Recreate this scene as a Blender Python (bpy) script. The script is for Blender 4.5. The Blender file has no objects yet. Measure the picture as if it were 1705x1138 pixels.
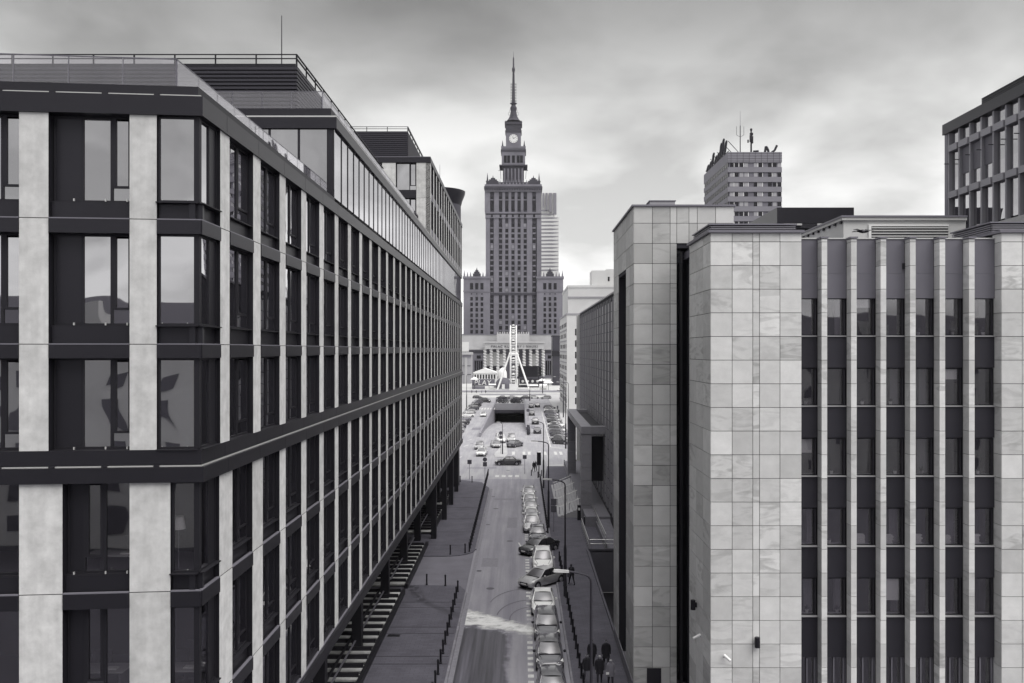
import bpy, bmesh, math, random
from math import sin, cos, pi, radians, sqrt
from mathutils import Vector, Matrix

random.seed(7)
scene = bpy.context.scene
COL = scene.collection

# ------------------------------------------------------------------ camera, sky, sun, exposure
CAM_H = 20.0
cam_data = bpy.data.cameras.new('camera')
cam = bpy.data.objects.new('camera', cam_data)
COL.objects.link(cam)
cam.location = (0, 0, CAM_H)
cam.rotation_euler = (radians(90), 0, 0)
cam_data.sensor_width = 36.0
cam_data.lens = 1480 / 1705 * 36.0
cam_data.shift_x = -15.5 / 1705
cam_data.shift_y = 14.0 / 1705
cam_data.clip_end = 6000
cam_data.clip_start = 0.1
scene.camera = cam

SUN_EL, SUN_AZ = radians(58), radians(45)      # behind the camera, a little to its right
sun_dir = Vector((sin(SUN_AZ) * cos(SUN_EL), -cos(SUN_AZ) * cos(SUN_EL), sin(SUN_EL)))
sun_data = bpy.data.lights.new('sun', 'SUN')
sun_data.energy = 1.5
sun_data.angle = radians(64)
sun_data.color = (1.0, 0.975, 0.94)
sun = bpy.data.objects.new('sun', sun_data)
COL.objects.link(sun)
sun.rotation_euler = (-sun_dir).to_track_quat('-Z', 'Y').to_euler()
sun.location = (0, -20, 80)

world = bpy.data.worlds.new('World')
scene.world = world
world.use_nodes = True
wn, wl = world.node_tree.nodes, world.node_tree.links
wn.clear()
def wnode(t, **k):
    n = wn.new(t)
    for a, b in k.items():
        setattr(n, a, b)
    return n
def wmath(op, a, b=None, clamp=False):
    n = wnode('ShaderNodeMath', operation=op, use_clamp=clamp)
    for i, v in enumerate((a, b)):
        if v is None: continue
        if isinstance(v, (int, float)): n.inputs[i].default_value = v
        else: wl.new(v, n.inputs[i])
    return n.outputs[0]
w_out = wnode('ShaderNodeOutputWorld')
w_bg = wnode('ShaderNodeBackground')
w_bg.inputs[1].default_value = 0.1
wl.new(w_bg.outputs[0], w_out.inputs[0])
w_sky = wnode('ShaderNodeTexSky', sky_type='NISHITA', sun_disc=False, sun_elevation=SUN_EL,
              sun_rotation=pi - SUN_AZ, dust_density=4.0)
w_bw = wnode('ShaderNodeRGBToBW')
wl.new(w_sky.outputs[0], w_bw.inputs[0])
w_tc = wnode('ShaderNodeTexCoord')
w_sep = wnode('ShaderNodeSeparateXYZ')
wl.new(w_tc.outputs['Generated'], w_sep.inputs[0])
zc = wmath('MAXIMUM', w_sep.outputs[2], 0.0)
den = wmath('ADD', zc, 0.34)
w_cmb = wnode('ShaderNodeCombineXYZ')
wl.new(wmath('DIVIDE', w_sep.outputs[0], den), w_cmb.inputs[0])
wl.new(wmath('DIVIDE', w_sep.outputs[1], den), w_cmb.inputs[1])
w_n1 = wnode('ShaderNodeTexNoise')
w_n1.inputs['Scale'].default_value = 2.3
w_n1.inputs['Detail'].default_value = 5.0
w_n1.inputs['Roughness'].default_value = 0.5
w_n1.inputs['Distortion'].default_value = 0.25
w_map = wnode('ShaderNodeMapping')
w_map.inputs['Location'].default_value = (2.2, 0.35, 0.0)
wl.new(w_cmb.outputs[0], w_map.inputs[0])
wl.new(w_map.outputs[0], w_n1.inputs['Vector'])
# overcast: bright low down, greyer cloud bellies higher up
w_ramp = wnode('ShaderNodeValToRGB')
w_ramp.color_ramp.interpolation = 'B_SPLINE'
el = w_ramp.color_ramp.elements
el[0].position, el[0].color = 0.0, (0.76, 0.76, 0.75, 1)
el[1].position, el[1].color = 1.0, (0.88, 0.88, 0.88, 1)
for p, v in ((0.10, 0.74), (0.18, 0.65), (0.26, 0.46), (0.36, 0.14), (0.44, 0.26), (0.65, 0.72)):
    e = el.new(p); e.color = (v, v, v * 0.99, 1)
wl.new(zc, w_ramp.inputs[0])
w_c = wnode('ShaderNodeMapRange')
w_c.inputs['From Min'].default_value = 0.38
w_c.inputs['From Max'].default_value = 0.62
w_c.inputs['To Min'].default_value = 1.26
w_c.inputs['To Max'].default_value = 0.70
wl.new(w_n1.outputs[0], w_c.inputs['Value'])
w_mul = wnode('ShaderNodeMixRGB', blend_type='MULTIPLY')
w_mul.inputs[0].default_value = 1.0
wl.new(w_ramp.outputs[0], w_mul.inputs[1])
wl.new(w_c.outputs[0], w_mul.inputs[2])
w_sc = wnode('ShaderNodeMixRGB', blend_type='MULTIPLY')
w_sc.inputs[0].default_value = 1.0
w_sc.inputs[2].default_value = (6.9, 6.9, 6.9, 1)
wl.new(w_mul.outputs[0], w_sc.inputs[1])
w_mix = wnode('ShaderNodeMixRGB', blend_type='MIX')
w_mix.inputs[0].default_value = 0.06
wl.new(w_sc.outputs[0], w_mix.inputs[1])
wl.new(w_bw.outputs[0], w_mix.inputs[2])
wl.new(w_mix.outputs[0], w_bg.inputs[0])

scene.view_settings.view_transform = 'Standard'
scene.view_settings.look = 'None'
scene.view_settings.exposure = 1.1
scene.view_settings.gamma = 1.0
scene.view_settings.use_curve_mapping = False
scene.render.engine = 'CYCLES'
scene.cycles.use_denoising = True
scene.cycles.max_bounces = 6
scene.cycles.diffuse_bounces = 3
scene.cycles.glossy_bounces = 3
scene.cycles.transparent_max_bounces = 8
scene.cycles.caustics_reflective = False
scene.cycles.caustics_refractive = False

# ------------------------------------------------------------------ materials
MATS = {}
def tint(v, p=None):
    """a grey of albedo v with the print's cool-violet cast in the darks, faintly warm in the lights"""
    if p is None: p = max(0.0, 1.0 - v / 0.48)
    return (v * (1.0 + 0.0 * p), v * (1.0 - 0.045 * p), v * (1.0 + 0.19 * p), 1)
def mat(name, v, rough=0.7, noise=0.0, nscale=3.0, stretch=(1, 1, 1), rand=0.0, bump=0.0, bscale=40.0,
        metal=0.0, ior=1.45, coat=0.0, streak=0.0, emit=0.0, world_co=False, wave=0.0):
    if name in MATS: return MATS[name]
    m = bpy.data.materials.new(name)
    m.use_nodes = True
    nt = m.node_tree
    b = nt.nodes['Principled BSDF']
    b.inputs['Roughness'].default_value = rough
    b.inputs['Metallic'].default_value = metal
    b.inputs['IOR'].default_value = ior
    b.inputs['Coat Weight'].default_value = coat
    b.inputs['Coat Roughness'].default_value = 0.05
    b.inputs['Coat IOR'].default_value = 1.75
    c0 = tint(v)
    b.inputs['Base Color'].default_value = c0
    if v < 0.2: b.inputs['Specular Tint'].default_value = (0.90, 0.88, 1.0, 1)
    if emit:
        b.inputs['Emission Color'].default_value = c0
        b.inputs['Emission Strength'].default_value = emit
    L = nt.links
    def N(t, **k):
        n = nt.nodes.new(t)
        for a, q in k.items(): setattr(n, a, q)
        return n
    col = None
    tc = N('ShaderNodeTexCoord')
    oi = N('ShaderNodeObjectInfo')
    mp = N('ShaderNodeMapping')
    mp.inputs['Scale'].default_value = stretch
    if world_co:
        ge = N('ShaderNodeNewGeometry')
        L.new(ge.outputs['Position'], mp.inputs[0])
    else:
        L.new(tc.outputs['Object'], mp.inputs[0])
        sc = N('ShaderNodeVectorMath', operation='SCALE')
        sc.inputs[0].default_value = (37.0, 61.0, 23.0)
        L.new(oi.outputs['Random'], sc.inputs['Scale'])
        L.new(sc.outputs[0], mp.inputs['Location'])
    fac = None
    def mul(a, lo, hi, prev):
        mr = N('ShaderNodeMapRange')
        mr.inputs['From Min'].default_value = 0.25
        mr.inputs['From Max'].default_value = 0.75
        mr.inputs['To Min'].default_value = lo
        mr.inputs['To Max'].default_value = hi
        L.new(a, mr.inputs['Value'])
        if prev is None: return mr.outputs[0]
        q = N('ShaderNodeMath', operation='MULTIPLY')
        L.new(prev, q.inputs[0]); L.new(mr.outputs[0], q.inputs[1])
        return q.outputs[0]
    if noise:
        n = N('ShaderNodeTexNoise')
        n.inputs['Scale'].default_value = nscale
        n.inputs['Detail'].default_value = 6
        n.inputs['Roughness'].default_value = 0.62
        L.new(mp.outputs[0], n.inputs['Vector'])
        fac = mul(n.outputs[0], 1 - noise, 1 + noise, fac)
    if streak:                                        # run-down water marks: long in z
        m2 = N('ShaderNodeMapping'); m2.inputs['Scale'].default_value = (5.5, 5.5, 0.35)
        L.new(mp.outputs[0], m2.inputs[0])
        n = N('ShaderNodeTexNoise'); n.inputs['Scale'].default_value = 1.0; n.inputs['Detail'].default_value = 5
        L.new(m2.outputs[0], n.inputs['Vector'])
        fac = mul(n.outputs[0], 1 - streak, 1 + streak * 0.6, fac)
    if wave:                                          # marble clouds and veins
        m2 = N('ShaderNodeMapping')
        m2.inputs['Scale'].default_value = (0.7, 0.7, 2.4)
        rx = N('ShaderNodeCombineXYZ')
        rm = N('ShaderNodeMath', operation='MULTIPLY'); rm.inputs[1].default_value = 19.0
        L.new(oi.outputs['Random'], rm.inputs[0]); L.new(rm.outputs[0], rx.inputs[1]); L.new(rm.outputs[0], rx.inputs[0])
        L.new(rx.outputs[0], m2.inputs['Rotation'])
        L.new(mp.outputs[0], m2.inputs[0])
        wv = N('ShaderNodeTexNoise')
        wv.inputs['Scale'].default_value = 0.8
        wv.inputs['Distortion'].default_value = 1.6
        wv.inputs['Detail'].default_value = 4.0
        L.new(m2.outputs[0], wv.inputs['Vector'])
        # veining strength differs from slab to slab
        pw = N('ShaderNodeMath', operation='FRACT')
        p3 = N('ShaderNodeMath', operation='MULTIPLY'); p3.inputs[1].default_value = 53.7
        L.new(oi.outputs['Random'], p3.inputs[0]); L.new(p3.outputs[0], pw.inputs[0])
        p4 = N('ShaderNodeMath', operation='POWER'); p4.inputs[1].default_value = 2.2
        L.new(pw.outputs[0], p4.inputs[0])
        cr = N('ShaderNodeMapRange'); cr.inputs['From Min'].default_value = 0.36; cr.inputs['From Max'].default_value = 0.54
        cr.inputs['To Min'].default_value = wave; cr.inputs['To Max'].default_value = 0.0
        L.new(wv.outputs[0], cr.inputs['Value'])
        q = N('ShaderNodeMath', operation='MULTIPLY'); L.new(cr.outputs[0], q.inputs[0]); L.new(p4.outputs[0], q.inputs[1])
        one = N('ShaderNodeMath', operation='SUBTRACT'); one.inputs[0].default_value = 1.0; L.new(q.outputs[0], one.inputs[1])
        if fac is None: fac = one.outputs[0]
        else:
            r = N('ShaderNodeMath', operation='MULTIPLY'); L.new(fac, r.inputs[0]); L.new(one.outputs[0], r.inputs[1]); fac = r.outputs[0]
    if rand:
        mr = N('ShaderNodeMapRange')
        mr.inputs['To Min'].default_value = 1 - rand
        mr.inputs['To Max'].default_value = 1 + rand * 0.6
        L.new(oi.outputs['Random'], mr.inputs['Value'])
        if fac is None: fac = mr.outputs[0]
        else:
            q = N('ShaderNodeMath', operation='MULTIPLY'); L.new(fac, q.inputs[0]); L.new(mr.outputs[0], q.inputs[1]); fac = q.outputs[0]
    if fac is not None:
        mx = N('ShaderNodeMixRGB', blend_type='MULTIPLY')
        mx.inputs[0].default_value = 1.0
        mx.inputs[1].default_value = c0
        L.new(fac, mx.inputs[2])
        L.new(mx.outputs[0], b.inputs['Base Color'])
    if bump:
        n = N('ShaderNodeTexNoise'); n.inputs['Scale'].default_value = bscale; n.inputs['Detail'].default_value = 4
        L.new(mp.outputs[0], n.inputs['Vector'])
        bp = N('ShaderNodeBump'); bp.inputs['Strength'].default_value = bump; bp.inputs['Distance'].default_value = 0.02
        L.new(n.outputs[0], bp.inputs['Height'])
        L.new(bp.outputs[0], b.inputs['Normal'])
    MATS[name] = m
    return m

def glass_mat(name, v=0.012, refl=0.22, through=0.0, wav=0.25, wscale=0.7, rough=0.015):
    """coated window glass: mirror share rising to grazing, the rest dark or (through>0) seen through"""
    if name in MATS: return MATS[name]
    m = bpy.data.materials.new(name); m.use_nodes = True
    nt = m.node_tree; nt.nodes.clear(); L = nt.links
    N = lambda t: nt.nodes.new(t)
    out = N('ShaderNodeOutputMaterial')
    gl = N('ShaderNodeBsdfGlossy'); gl.inputs['Roughness'].default_value = rough
    gl.inputs['Color'].default_value = (0.93, 0.92, 0.95, 1)
    df = N('ShaderNodeBsdfDiffuse'); df.inputs['Color'].default_value = tint(v)
    body = df.outputs[0]
    if through:
        tr = N('ShaderNodeBsdfTransparent'); tr.inputs['Color'].default_value = (0.95, 0.94, 0.96, 1)
        mt = N('ShaderNodeMixShader'); mt.inputs[0].default_value = through
        L.new(df.outputs[0], mt.inputs[1]); L.new(tr.outputs[0], mt.inputs[2]); body = mt.outputs[0]
    lw = N('ShaderNodeLayerWeight'); lw.inputs['Blend'].default_value = 0.5
    pw = N('ShaderNodeMath'); pw.operation = 'POWER'; pw.inputs[1].default_value = 2.6
    L.new(lw.outputs['Facing'], pw.inputs[0])
    mr = N('ShaderNodeMapRange'); mr.inputs['To Min'].default_value = refl; mr.inputs['To Max'].default_value = 0.97
    L.new(pw.outputs[0], mr.inputs['Value'])
    mx = N('ShaderNodeMixShader')
    L.new(mr.outputs[0], mx.inputs[0]); L.new(body, mx.inputs[1]); L.new(gl.outputs[0], mx.inputs[2])
    L.new(mx.outputs[0], out.inputs['Surface'])
    if wav:
        tc = N('ShaderNodeTexCoord'); oi = N('ShaderNodeObjectInfo')
        sc = N('ShaderNodeVectorMath'); sc.operation = 'SCALE'; sc.inputs[0].default_value = (31, 17, 43)
        L.new(oi.outputs['Random'], sc.inputs['Scale'])
        ad = N('ShaderNodeVectorMath'); ad.operation = 'ADD'
        L.new(tc.outputs['Object'], ad.inputs[0]); L.new(sc.outputs[0], ad.inputs[1])
        n = N('ShaderNodeTexNoise'); n.inputs['Scale'].default_value = wscale; n.inputs['Detail'].default_value = 0.5
        L.new(ad.outputs[0], n.inputs['Vector'])
        bp = N('ShaderNodeBump'); bp.inputs['Strength'].default_value = wav; bp.inputs['Distance'].default_value = 0.03
        L.new(n.outputs[0], bp.inputs['Height'])
        L.new(bp.outputs[0], gl.inputs['Normal'])
    MATS[name] = m
    return m

CONC = mat('pale_concrete', 0.61, 0.75, noise=0.22, nscale=2.4, rand=0.13, streak=0.09, bump=0.08, bscale=30)
DMET = mat('dark_metal_cladding', 0.015, 0.36, noise=0.12, nscale=0.6, rand=0.12)
DMET2 = mat('dark_metal_trim', 0.012, 0.5)
GMET = mat('grey_metal_coping', 0.17, 0.45, noise=0.08, nscale=0.5)
LMET = mat('bright_metal_flashing', 0.55, 0.35, metal=0.3)
GLASS = glass_mat('office_glass', 0.010, 0.44, 0.0, 0.45, 0.75)
GLASS_D = glass_mat('dark_office_glass', 0.008, 0.16, 0.0, 0.3, 0.6)
GLASS_P = glass_mat('penthouse_glass', 0.02, 0.5, 0.0, 0.12, 0.4)
GLASS_R = glass_mat('clear_office_glass', 0.006, 0.12, 0.93, 0.35, 0.6)
GLASS_B = glass_mat('balustrade_glass', 0.08, 0.10, 0.92, 0.0)
MARB = mat('veined_marble_cladding', 0.70, 0.38, noise=0.10, nscale=1.4, rand=0.20, wave=0.34, bump=0.03, bscale=60)
MARB2 = mat('grey_marble_cladding', 0.54, 0.42, noise=0.08, nscale=1.0, rand=0.26, wave=0.26, bump=0.03, bscale=60)
JOINT = mat('dark_joint', 0.035, 0.9)
PANELG = mat('grey_enamel_panel', 0.155, 0.5, noise=0.05, nscale=0.8, rand=0.05)
PANELD = mat('dark_enamel_panel', 0.030, 0.4, noise=0.06, nscale=0.8, rand=0.12)
SILL = mat('pale_sill', 0.40, 0.5)
INTER = mat('room_interior', 0.05, 0.9)
INTERL = mat('room_curtain', 0.22, 0.9, noise=0.2, nscale=6, stretch=(6, 6, 0.3))
BLACK = mat('black_paint', 0.012, 0.45)
ROOFM = mat('roof_felt', 0.11, 0.9, noise=0.2, nscale=0.4)
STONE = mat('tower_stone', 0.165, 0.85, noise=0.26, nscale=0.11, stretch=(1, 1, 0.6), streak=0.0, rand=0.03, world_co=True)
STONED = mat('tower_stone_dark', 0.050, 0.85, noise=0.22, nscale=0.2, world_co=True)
STONEL = mat('pale_limestone', 0.42, 0.85, noise=0.12, nscale=0.2, world_co=True)
TWIN = mat('tower_window', 0.006, 0.25)
WHITEP = mat('white_paint', 0.80, 0.5)
WHITEW = mat('white_render', 0.60, 0.85, noise=0.08, nscale=0.15, world_co=True)
GREYW = mat('grey_render', 0.33, 0.85, noise=0.08, nscale=0.2, world_co=True)

class NT:
    """small helper to write node maths on world position"""
    def __init__(s, name):
        s.m = bpy.data.materials.new(name); s.m.use_nodes = True; MATS[name] = s.m
        s.nt = s.m.node_tree; s.b = s.nt.nodes['Principled BSDF']
        s.geo = s.nt.nodes.new('ShaderNodeNewGeometry')
        sp = s.nt.nodes.new('ShaderNodeSeparateXYZ'); s.nt.links.new(s.geo.outputs['Position'], sp.inputs[0])
        s.x, s.y = sp.outputs[0], sp.outputs[1]
    def _in(s, sock, v):
        if isinstance(v, (int, float)): sock.default_value = v
        else: s.nt.links.new(v, sock)
    def op(s, o, a, b=0.0, clamp=False):
        n = s.nt.nodes.new('ShaderNodeMath'); n.operation = o; n.use_clamp = clamp
        s._in(n.inputs[0], a); s._in(n.inputs[1], b)
        return n.outputs[0]
    def add(s, a, b): return s.op('ADD', a, b)
    def sub(s, a, b): return s.op('SUBTRACT', a, b)
    def mul(s, a, b): return s.op('MULTIPLY', a, b)
    def noise(s, scale, st=(1, 1, 1), detail=5, rough=.6):
        mp = s.nt.nodes.new('ShaderNodeMapping'); mp.inputs['Scale'].default_value = st
        s.nt.links.new(s.geo.outputs['Position'], mp.inputs[0])
        n = s.nt.nodes.new('ShaderNodeTexNoise'); n.inputs['Scale'].default_value = scale; n.inputs['Detail'].default_value = detail; n.inputs['Roughness'].default_value = rough
        s.nt.links.new(mp.outputs[0], n.inputs['Vector'])
        return n.outputs[0]
    def ramp(s, v, a, b, lo=0.0, hi=1.0):
        n = s.nt.nodes.new('ShaderNodeMapRange'); n.interpolation_type = 'SMOOTHSTEP'
        s._in(n.inputs['Value'], v)
        for k, q in (('From Min', a), ('From Max', b), ('To Min', lo), ('To Max', hi)): n.inputs[k].default_value = q
        return n.outputs[0]
    def mix(s, f, a, b): return s.add(s.mul(a, s.sub(1.0, f)), s.mul(b, f))
    def finish(s, val, rough, bump=None, bs=.15):
        p = s.ramp(val, 0.0, .48, 1.0, 0.0)
        cm = s.nt.nodes.new('ShaderNodeCombineXYZ')
        for i, k in enumerate((0.0, -.045, .19)): s._in(cm.inputs[i], s.mul(val, s.add(1.0, s.mul(p, k))))
        s.nt.links.new(cm.outputs[0], s.b.inputs['Base Color'])
        s._in(s.b.inputs['Roughness'], rough)
        s.b.inputs['Specular Tint'].default_value = (0.9, 0.88, 1.0, 1)
        if bump is not None:
            bp = s.nt.nodes.new('ShaderNodeBump'); bp.inputs['Strength'].default_value = bs; bp.inputs['Distance'].default_value = .02
            s.nt.links.new(bump, bp.inputs['Height']); s.nt.links.new(bp.outputs[0], s.b.inputs['Normal'])
        return s.m
def road_material():
    q = NT('asphalt')
    n1 = q.noise(.35, (1.6, .35, 1)); n2 = q.noise(1.3, (1, 1, 1)); n3 = q.noise(.9, (3.2, .07, 1), 4); fine = q.noise(26, (1, 1, 1), 3)
    dry = q.mul(q.mul(.25, q.ramp(n1, .25, .75, .84, 1.14)), q.ramp(n3, .3, .7, .90, 1.08))
    dry = q.mul(dry, q.ramp(fine, .2, .8, .93, 1.07))
    # two wheel tracks per lane, polished darker, on the near street
    near = q.ramp(q.y, 128, 140, 1, 0)
    dry = q.mul(dry, q.ramp(q.y, 137.6, 137.9, 1.0, 1.28))          # paler beyond the near crossing: brighter far light put into the colour
    tr = q.op('ABSOLUTE', q.sub(q.op('ABSOLUTE', q.add(q.x, 1.75)), .85))
    dry = q.mul(dry, q.sub(1.0, q.mul(near, q.ramp(q.add(tr, q.mul(n2, .3)), .15, .75, .13, 0))))
    # spilled water from the left kerb, its glare painted as a pale tone, wet wheel-carried asphalt on the camera side of it
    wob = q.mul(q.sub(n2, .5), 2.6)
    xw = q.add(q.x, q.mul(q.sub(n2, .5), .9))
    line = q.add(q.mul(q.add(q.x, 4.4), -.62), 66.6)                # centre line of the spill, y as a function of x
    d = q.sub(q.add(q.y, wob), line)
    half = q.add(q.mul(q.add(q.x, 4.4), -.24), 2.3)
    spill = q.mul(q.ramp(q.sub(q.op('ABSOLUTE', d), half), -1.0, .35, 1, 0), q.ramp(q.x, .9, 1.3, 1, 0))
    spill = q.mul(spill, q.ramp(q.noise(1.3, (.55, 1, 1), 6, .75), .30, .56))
    wet = q.mul(q.ramp(d, -1.0, .3, 1, 0), q.ramp(xw, -1.2, -.55, 1, 0))
    wet = q.mul(wet, q.ramp(q.noise(.9, (3.4, .05, 1), 4, .55), .24, .44, .55, 1.0))
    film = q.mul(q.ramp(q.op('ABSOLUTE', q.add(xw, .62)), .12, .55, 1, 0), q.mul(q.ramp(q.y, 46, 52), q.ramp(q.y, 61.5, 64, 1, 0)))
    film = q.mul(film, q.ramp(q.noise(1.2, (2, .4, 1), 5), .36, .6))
    v = q.mix(q.mul(wet, .96), dry, q.mul(.032, q.ramp(n3, .32, .68, .5, 2.4)))
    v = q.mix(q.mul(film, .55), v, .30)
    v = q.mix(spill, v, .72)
    r = q.mix(wet, q.ramp(n1, .2, .8, .72, .88), .40)
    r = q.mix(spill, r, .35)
    return q.finish(v, r, fine)
def paving_material():
    q = NT('paving')
    n1 = q.noise(.5); n2 = q.noise(2.4, (1, 1, 1), 6, .7); fine = q.noise(18, (1, 1, 1), 3)
    br = q.nt.nodes.new('ShaderNodeTexBrick')
    br.inputs['Color1'].default_value = (1, 1, 1, 1); br.inputs['Color2'].default_value = (.84, .84, .84, 1); br.inputs['Mortar'].default_value = (.6, .6, .6, 1)
    br.inputs['Scale'].default_value = 1.0; br.inputs['Brick Width'].default_value = .6; br.inputs['Row Height'].default_value = .3; br.inputs['Mortar Size'].default_value = .012
    q.nt.links.new(q.geo.outputs['Position'], br.inputs['Vector'])
    bw = q.nt.nodes.new('ShaderNodeRGBToBW'); q.nt.links.new(br.outputs['Color'], bw.inputs[0])
    v = q.mul(q.mul(.10, q.ramp(n1, .25, .75, .84, 1.14)), bw.outputs[0])
    v = q.mul(v, q.ramp(fine, .2, .8, .92, 1.08))
    # damp run from the arcade to the kerb: a bent line in x,y
    w = q.mul(q.sub(n2, .5), 1.5)
    l1 = q.op('ABSOLUTE', q.sub(q.add(q.x, w), q.add(q.mul(q.sub(q.y, 70.5), -.28), -7.9)))
    m1 = q.mul(q.ramp(l1, .25, .75, 1, 0), q.mul(q.ramp(q.y, 69.6, 70.6), q.ramp(q.y, 74.6, 75.6, 1, 0)))
    l2 = q.op('ABSOLUTE', q.sub(q.add(q.x, w), q.add(q.mul(q.sub(q.y, 70.5), -.78), -7.9)))
    m2 = q.mul(q.ramp(l2, .15, .8, .8, 0), q.mul(q.ramp(q.y, 66.0, 66.6), q.ramp(q.y, 70.4, 71.0, 1, 0)))
    damp = q.mul(q.op('MAXIMUM', m1, m2), q.ramp(n2, .34, .55))
    damp = q.mul(damp, q.ramp(q.x, 0, 1, 1, 0))
    v = q.mix(q.mul(damp, .8), v, .03)
    return q.finish(v, q.mix(damp, .85, .45), fine, .12)
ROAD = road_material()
PAVE = paving_material()
PAVEL = mat('pale_paving', 0.43, 0.85, noise=0.14, nscale=0.25, world_co=True)
KERB = mat('kerb_stone', 0.20, 0.8, noise=0.15, nscale=1.2, rand=0.15)
LINE = mat('road_paint', 0.55, 0.7, noise=0.3, nscale=2.5, world_co=True)
LINEF = mat('faded_road_paint', 0.33, 0.7, noise=0.35, nscale=3.0, world_co=True)
GRND = mat('ground_cover', 0.09, 0.9, noise=0.2, nscale=0.05, world_co=True)
STEEL = mat('steel_rail', 0.55, 0.3, metal=0.6)
RUBBER = mat('tyre_rubber', 0.015, 0.8)
RIM = mat('wheel_rim', 0.35, 0.35, metal=0.7)
CARGLASS = glass_mat('car_glass', 0.012, 0.20, 0.0, 0.0, rough=0.32)
LAMPG = mat('headlamp_glass', 0.85, 0.12, coat=0.6)
TAIL = mat('tail_lamp', 0.05, 0.2, coat=0.6)
PLATE = mat('number_plate', 0.7, 0.5)
POLE = mat('lamp_post_paint', 0.028, 0.5)
FOLI = mat('evergreen_leaf', 0.05, 0.7, rand=0.3, noise=0.3, nscale=2)

# ------------------------------------------------------------------ mesh helpers
class MB:
    def __init__(s):
        s.v, s.f, s.m = [], [], []
    def add(s, vs, fs, m=0):
        o = len(s.v)
        s.v += [tuple(p) for p in vs]
        for f in fs:
            s.f.append([i + o for i in f]); s.m.append(m)
        return s
    def box(s, x0, x1, y0, y1, z0, z1, m=0, front=None):
        vs = [(x0, y0, z0), (x1, y0, z0), (x1, y1, z0), (x0, y1, z0), (x0, y0, z1), (x1, y0, z1), (x1, y1, z1), (x0, y1, z1)]
        fs = [(0, 3, 2, 1), (4, 5, 6, 7), (0, 1, 5, 4), (1, 2, 6, 5), (2, 3, 7, 6), (3, 0, 4, 7)]
        s.add(vs, fs, m)
        if front is not None: s.m[-4] = front       # the -y face
        return s
    def prism(s, poly, z0, z1, m=0, zt=None):
        """vertical extrusion of a plan polygon (counter-clockwise)"""
        n = len(poly)
        vs = [(x, y, z0) for x, y in poly] + [(x, y, z1) for x, y in poly]
        fs = [tuple(range(n - 1, -1, -1)), tuple(range(n, 2 * n))] + [(i, (i + 1) % n, n + (i + 1) % n, n + i) for i in range(n)]
        return s.add(vs, fs, m)
    def sheet(s, poly, z, m=0):
        return s.add([(x, y, z) for x, y in poly], [tuple(range(len(poly)))], m)
    def extr(s, poly, axis, a, b, m=0):
        """extrude a polygon of 2-D points along axis 'x' (points are y,z) or 'y' (points are x,z)"""
        n = len(poly)
        g = (lambda p, t: (t, p[0], p[1])) if axis == 'x' else (lambda p, t: (p[0], t, p[1]))
        vs = [g(p, a) for p in poly] + [g(p, b) for p in poly]
        fs = [tuple(range(n)), tuple(range(2 * n - 1, n - 1, -1))] + [(n + i, n + (i + 1) % n, (i + 1) % n, i) for i in range(n)]
        return s.add(vs, fs, m)
    def cyl(s, p0, p1, r0, r1=None, n=8, m=0, cap=True):
        r1 = r0 if r1 is None else r1
        p0, p1 = Vector(p0), Vector(p1)
        d = (p1 - p0)
        d = d.normalized() if d.length > 1e-9 else Vector((0, 0, 1))
        a = d.orthogonal().normalized(); b = d.cross(a)
        vs = []
        for p, r in ((p0, r0), (p1, r1)):
            for i in range(n):
                t = 2 * pi * i / n
                vs.append(p + a * (r * cos(t)) + b * (r * sin(t)))
        fs = [(i, (i + 1) % n, n + (i + 1) % n, n + i) for i in range(n)]
        if cap: fs += [tuple(range(n - 1, -1, -1)), tuple(range(n, 2 * n))]
        return s.add(vs, fs, m)
    def tube(s, pts, r, n=6, m=0):
        for a, b in zip(pts[:-1], pts[1:]): s.cyl(a, b, r, r, n, m)
        return s
    def lathe(s, prof, c=(0, 0, 0), n=16, m=0):
        """prof: (radius, z) from bottom to top"""
        vs, fs = [], []
        for r, z in prof:
            for i in range(n):
                t = 2 * pi * i / n
                vs.append((c[0] + r * cos(t), c[1] + r * sin(t), c[2] + z))
        for k in range(len(prof) - 1):
            for i in range(n):
                j = (i + 1) % n
                fs.append((k * n + i, k * n + j, (k + 1) * n + j, (k + 1) * n + i))
        fs.append(tuple(range(n - 1, -1, -1))); fs.append(tuple(range((len(prof) - 1) * n, len(prof) * n)))
        return s.add(vs, fs, m)
    def frustum(s, cx, cy, z0, z1, a0, b0, a1, b1, m=0):
        """rectangular taper: half sizes a (x) and b (y)"""
        vs = [(cx - a0, cy - b0, z0), (cx + a0, cy - b0, z0), (cx + a0, cy + b0, z0), (cx - a0, cy + b0, z0),
              (cx - a1, cy - b1, z1), (cx + a1, cy - b1, z1), (cx + a1, cy + b1, z1), (cx - a1, cy + b1, z1)]
        return s.add(vs, [(0, 3, 2, 1), (4, 5, 6, 7), (0, 1, 5, 4), (1, 2, 6, 5), (2, 3, 7, 6), (3, 0, 4, 7)], m)
    def mesh(s, name, mats, smooth=False, bevel=0.0):
        me = bpy.data.meshes.new(name)
        me.from_pydata(s.v, [], s.f)
        if not isinstance(mats, (list, tuple)): mats = [mats]
        for q in mats: me.materials.append(q)
        me.polygons.foreach_set('material_index', s.m)
        if bevel:
            bm = bmesh.new(); bm.from_mesh(me)
            bmesh.ops.bevel(bm, geom=bm.edges[:], offset=bevel, segments=1, affect='EDGES', profile=0.7)
            bm.to_mesh(me); bm.free()
        if smooth:
            me.polygons.foreach_set('use_smooth', [True] * len(me.polygons))
            try: me.set_sharp_from_angle(angle=radians(38))
            except Exception: pass
        me.update()
        return me

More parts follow.
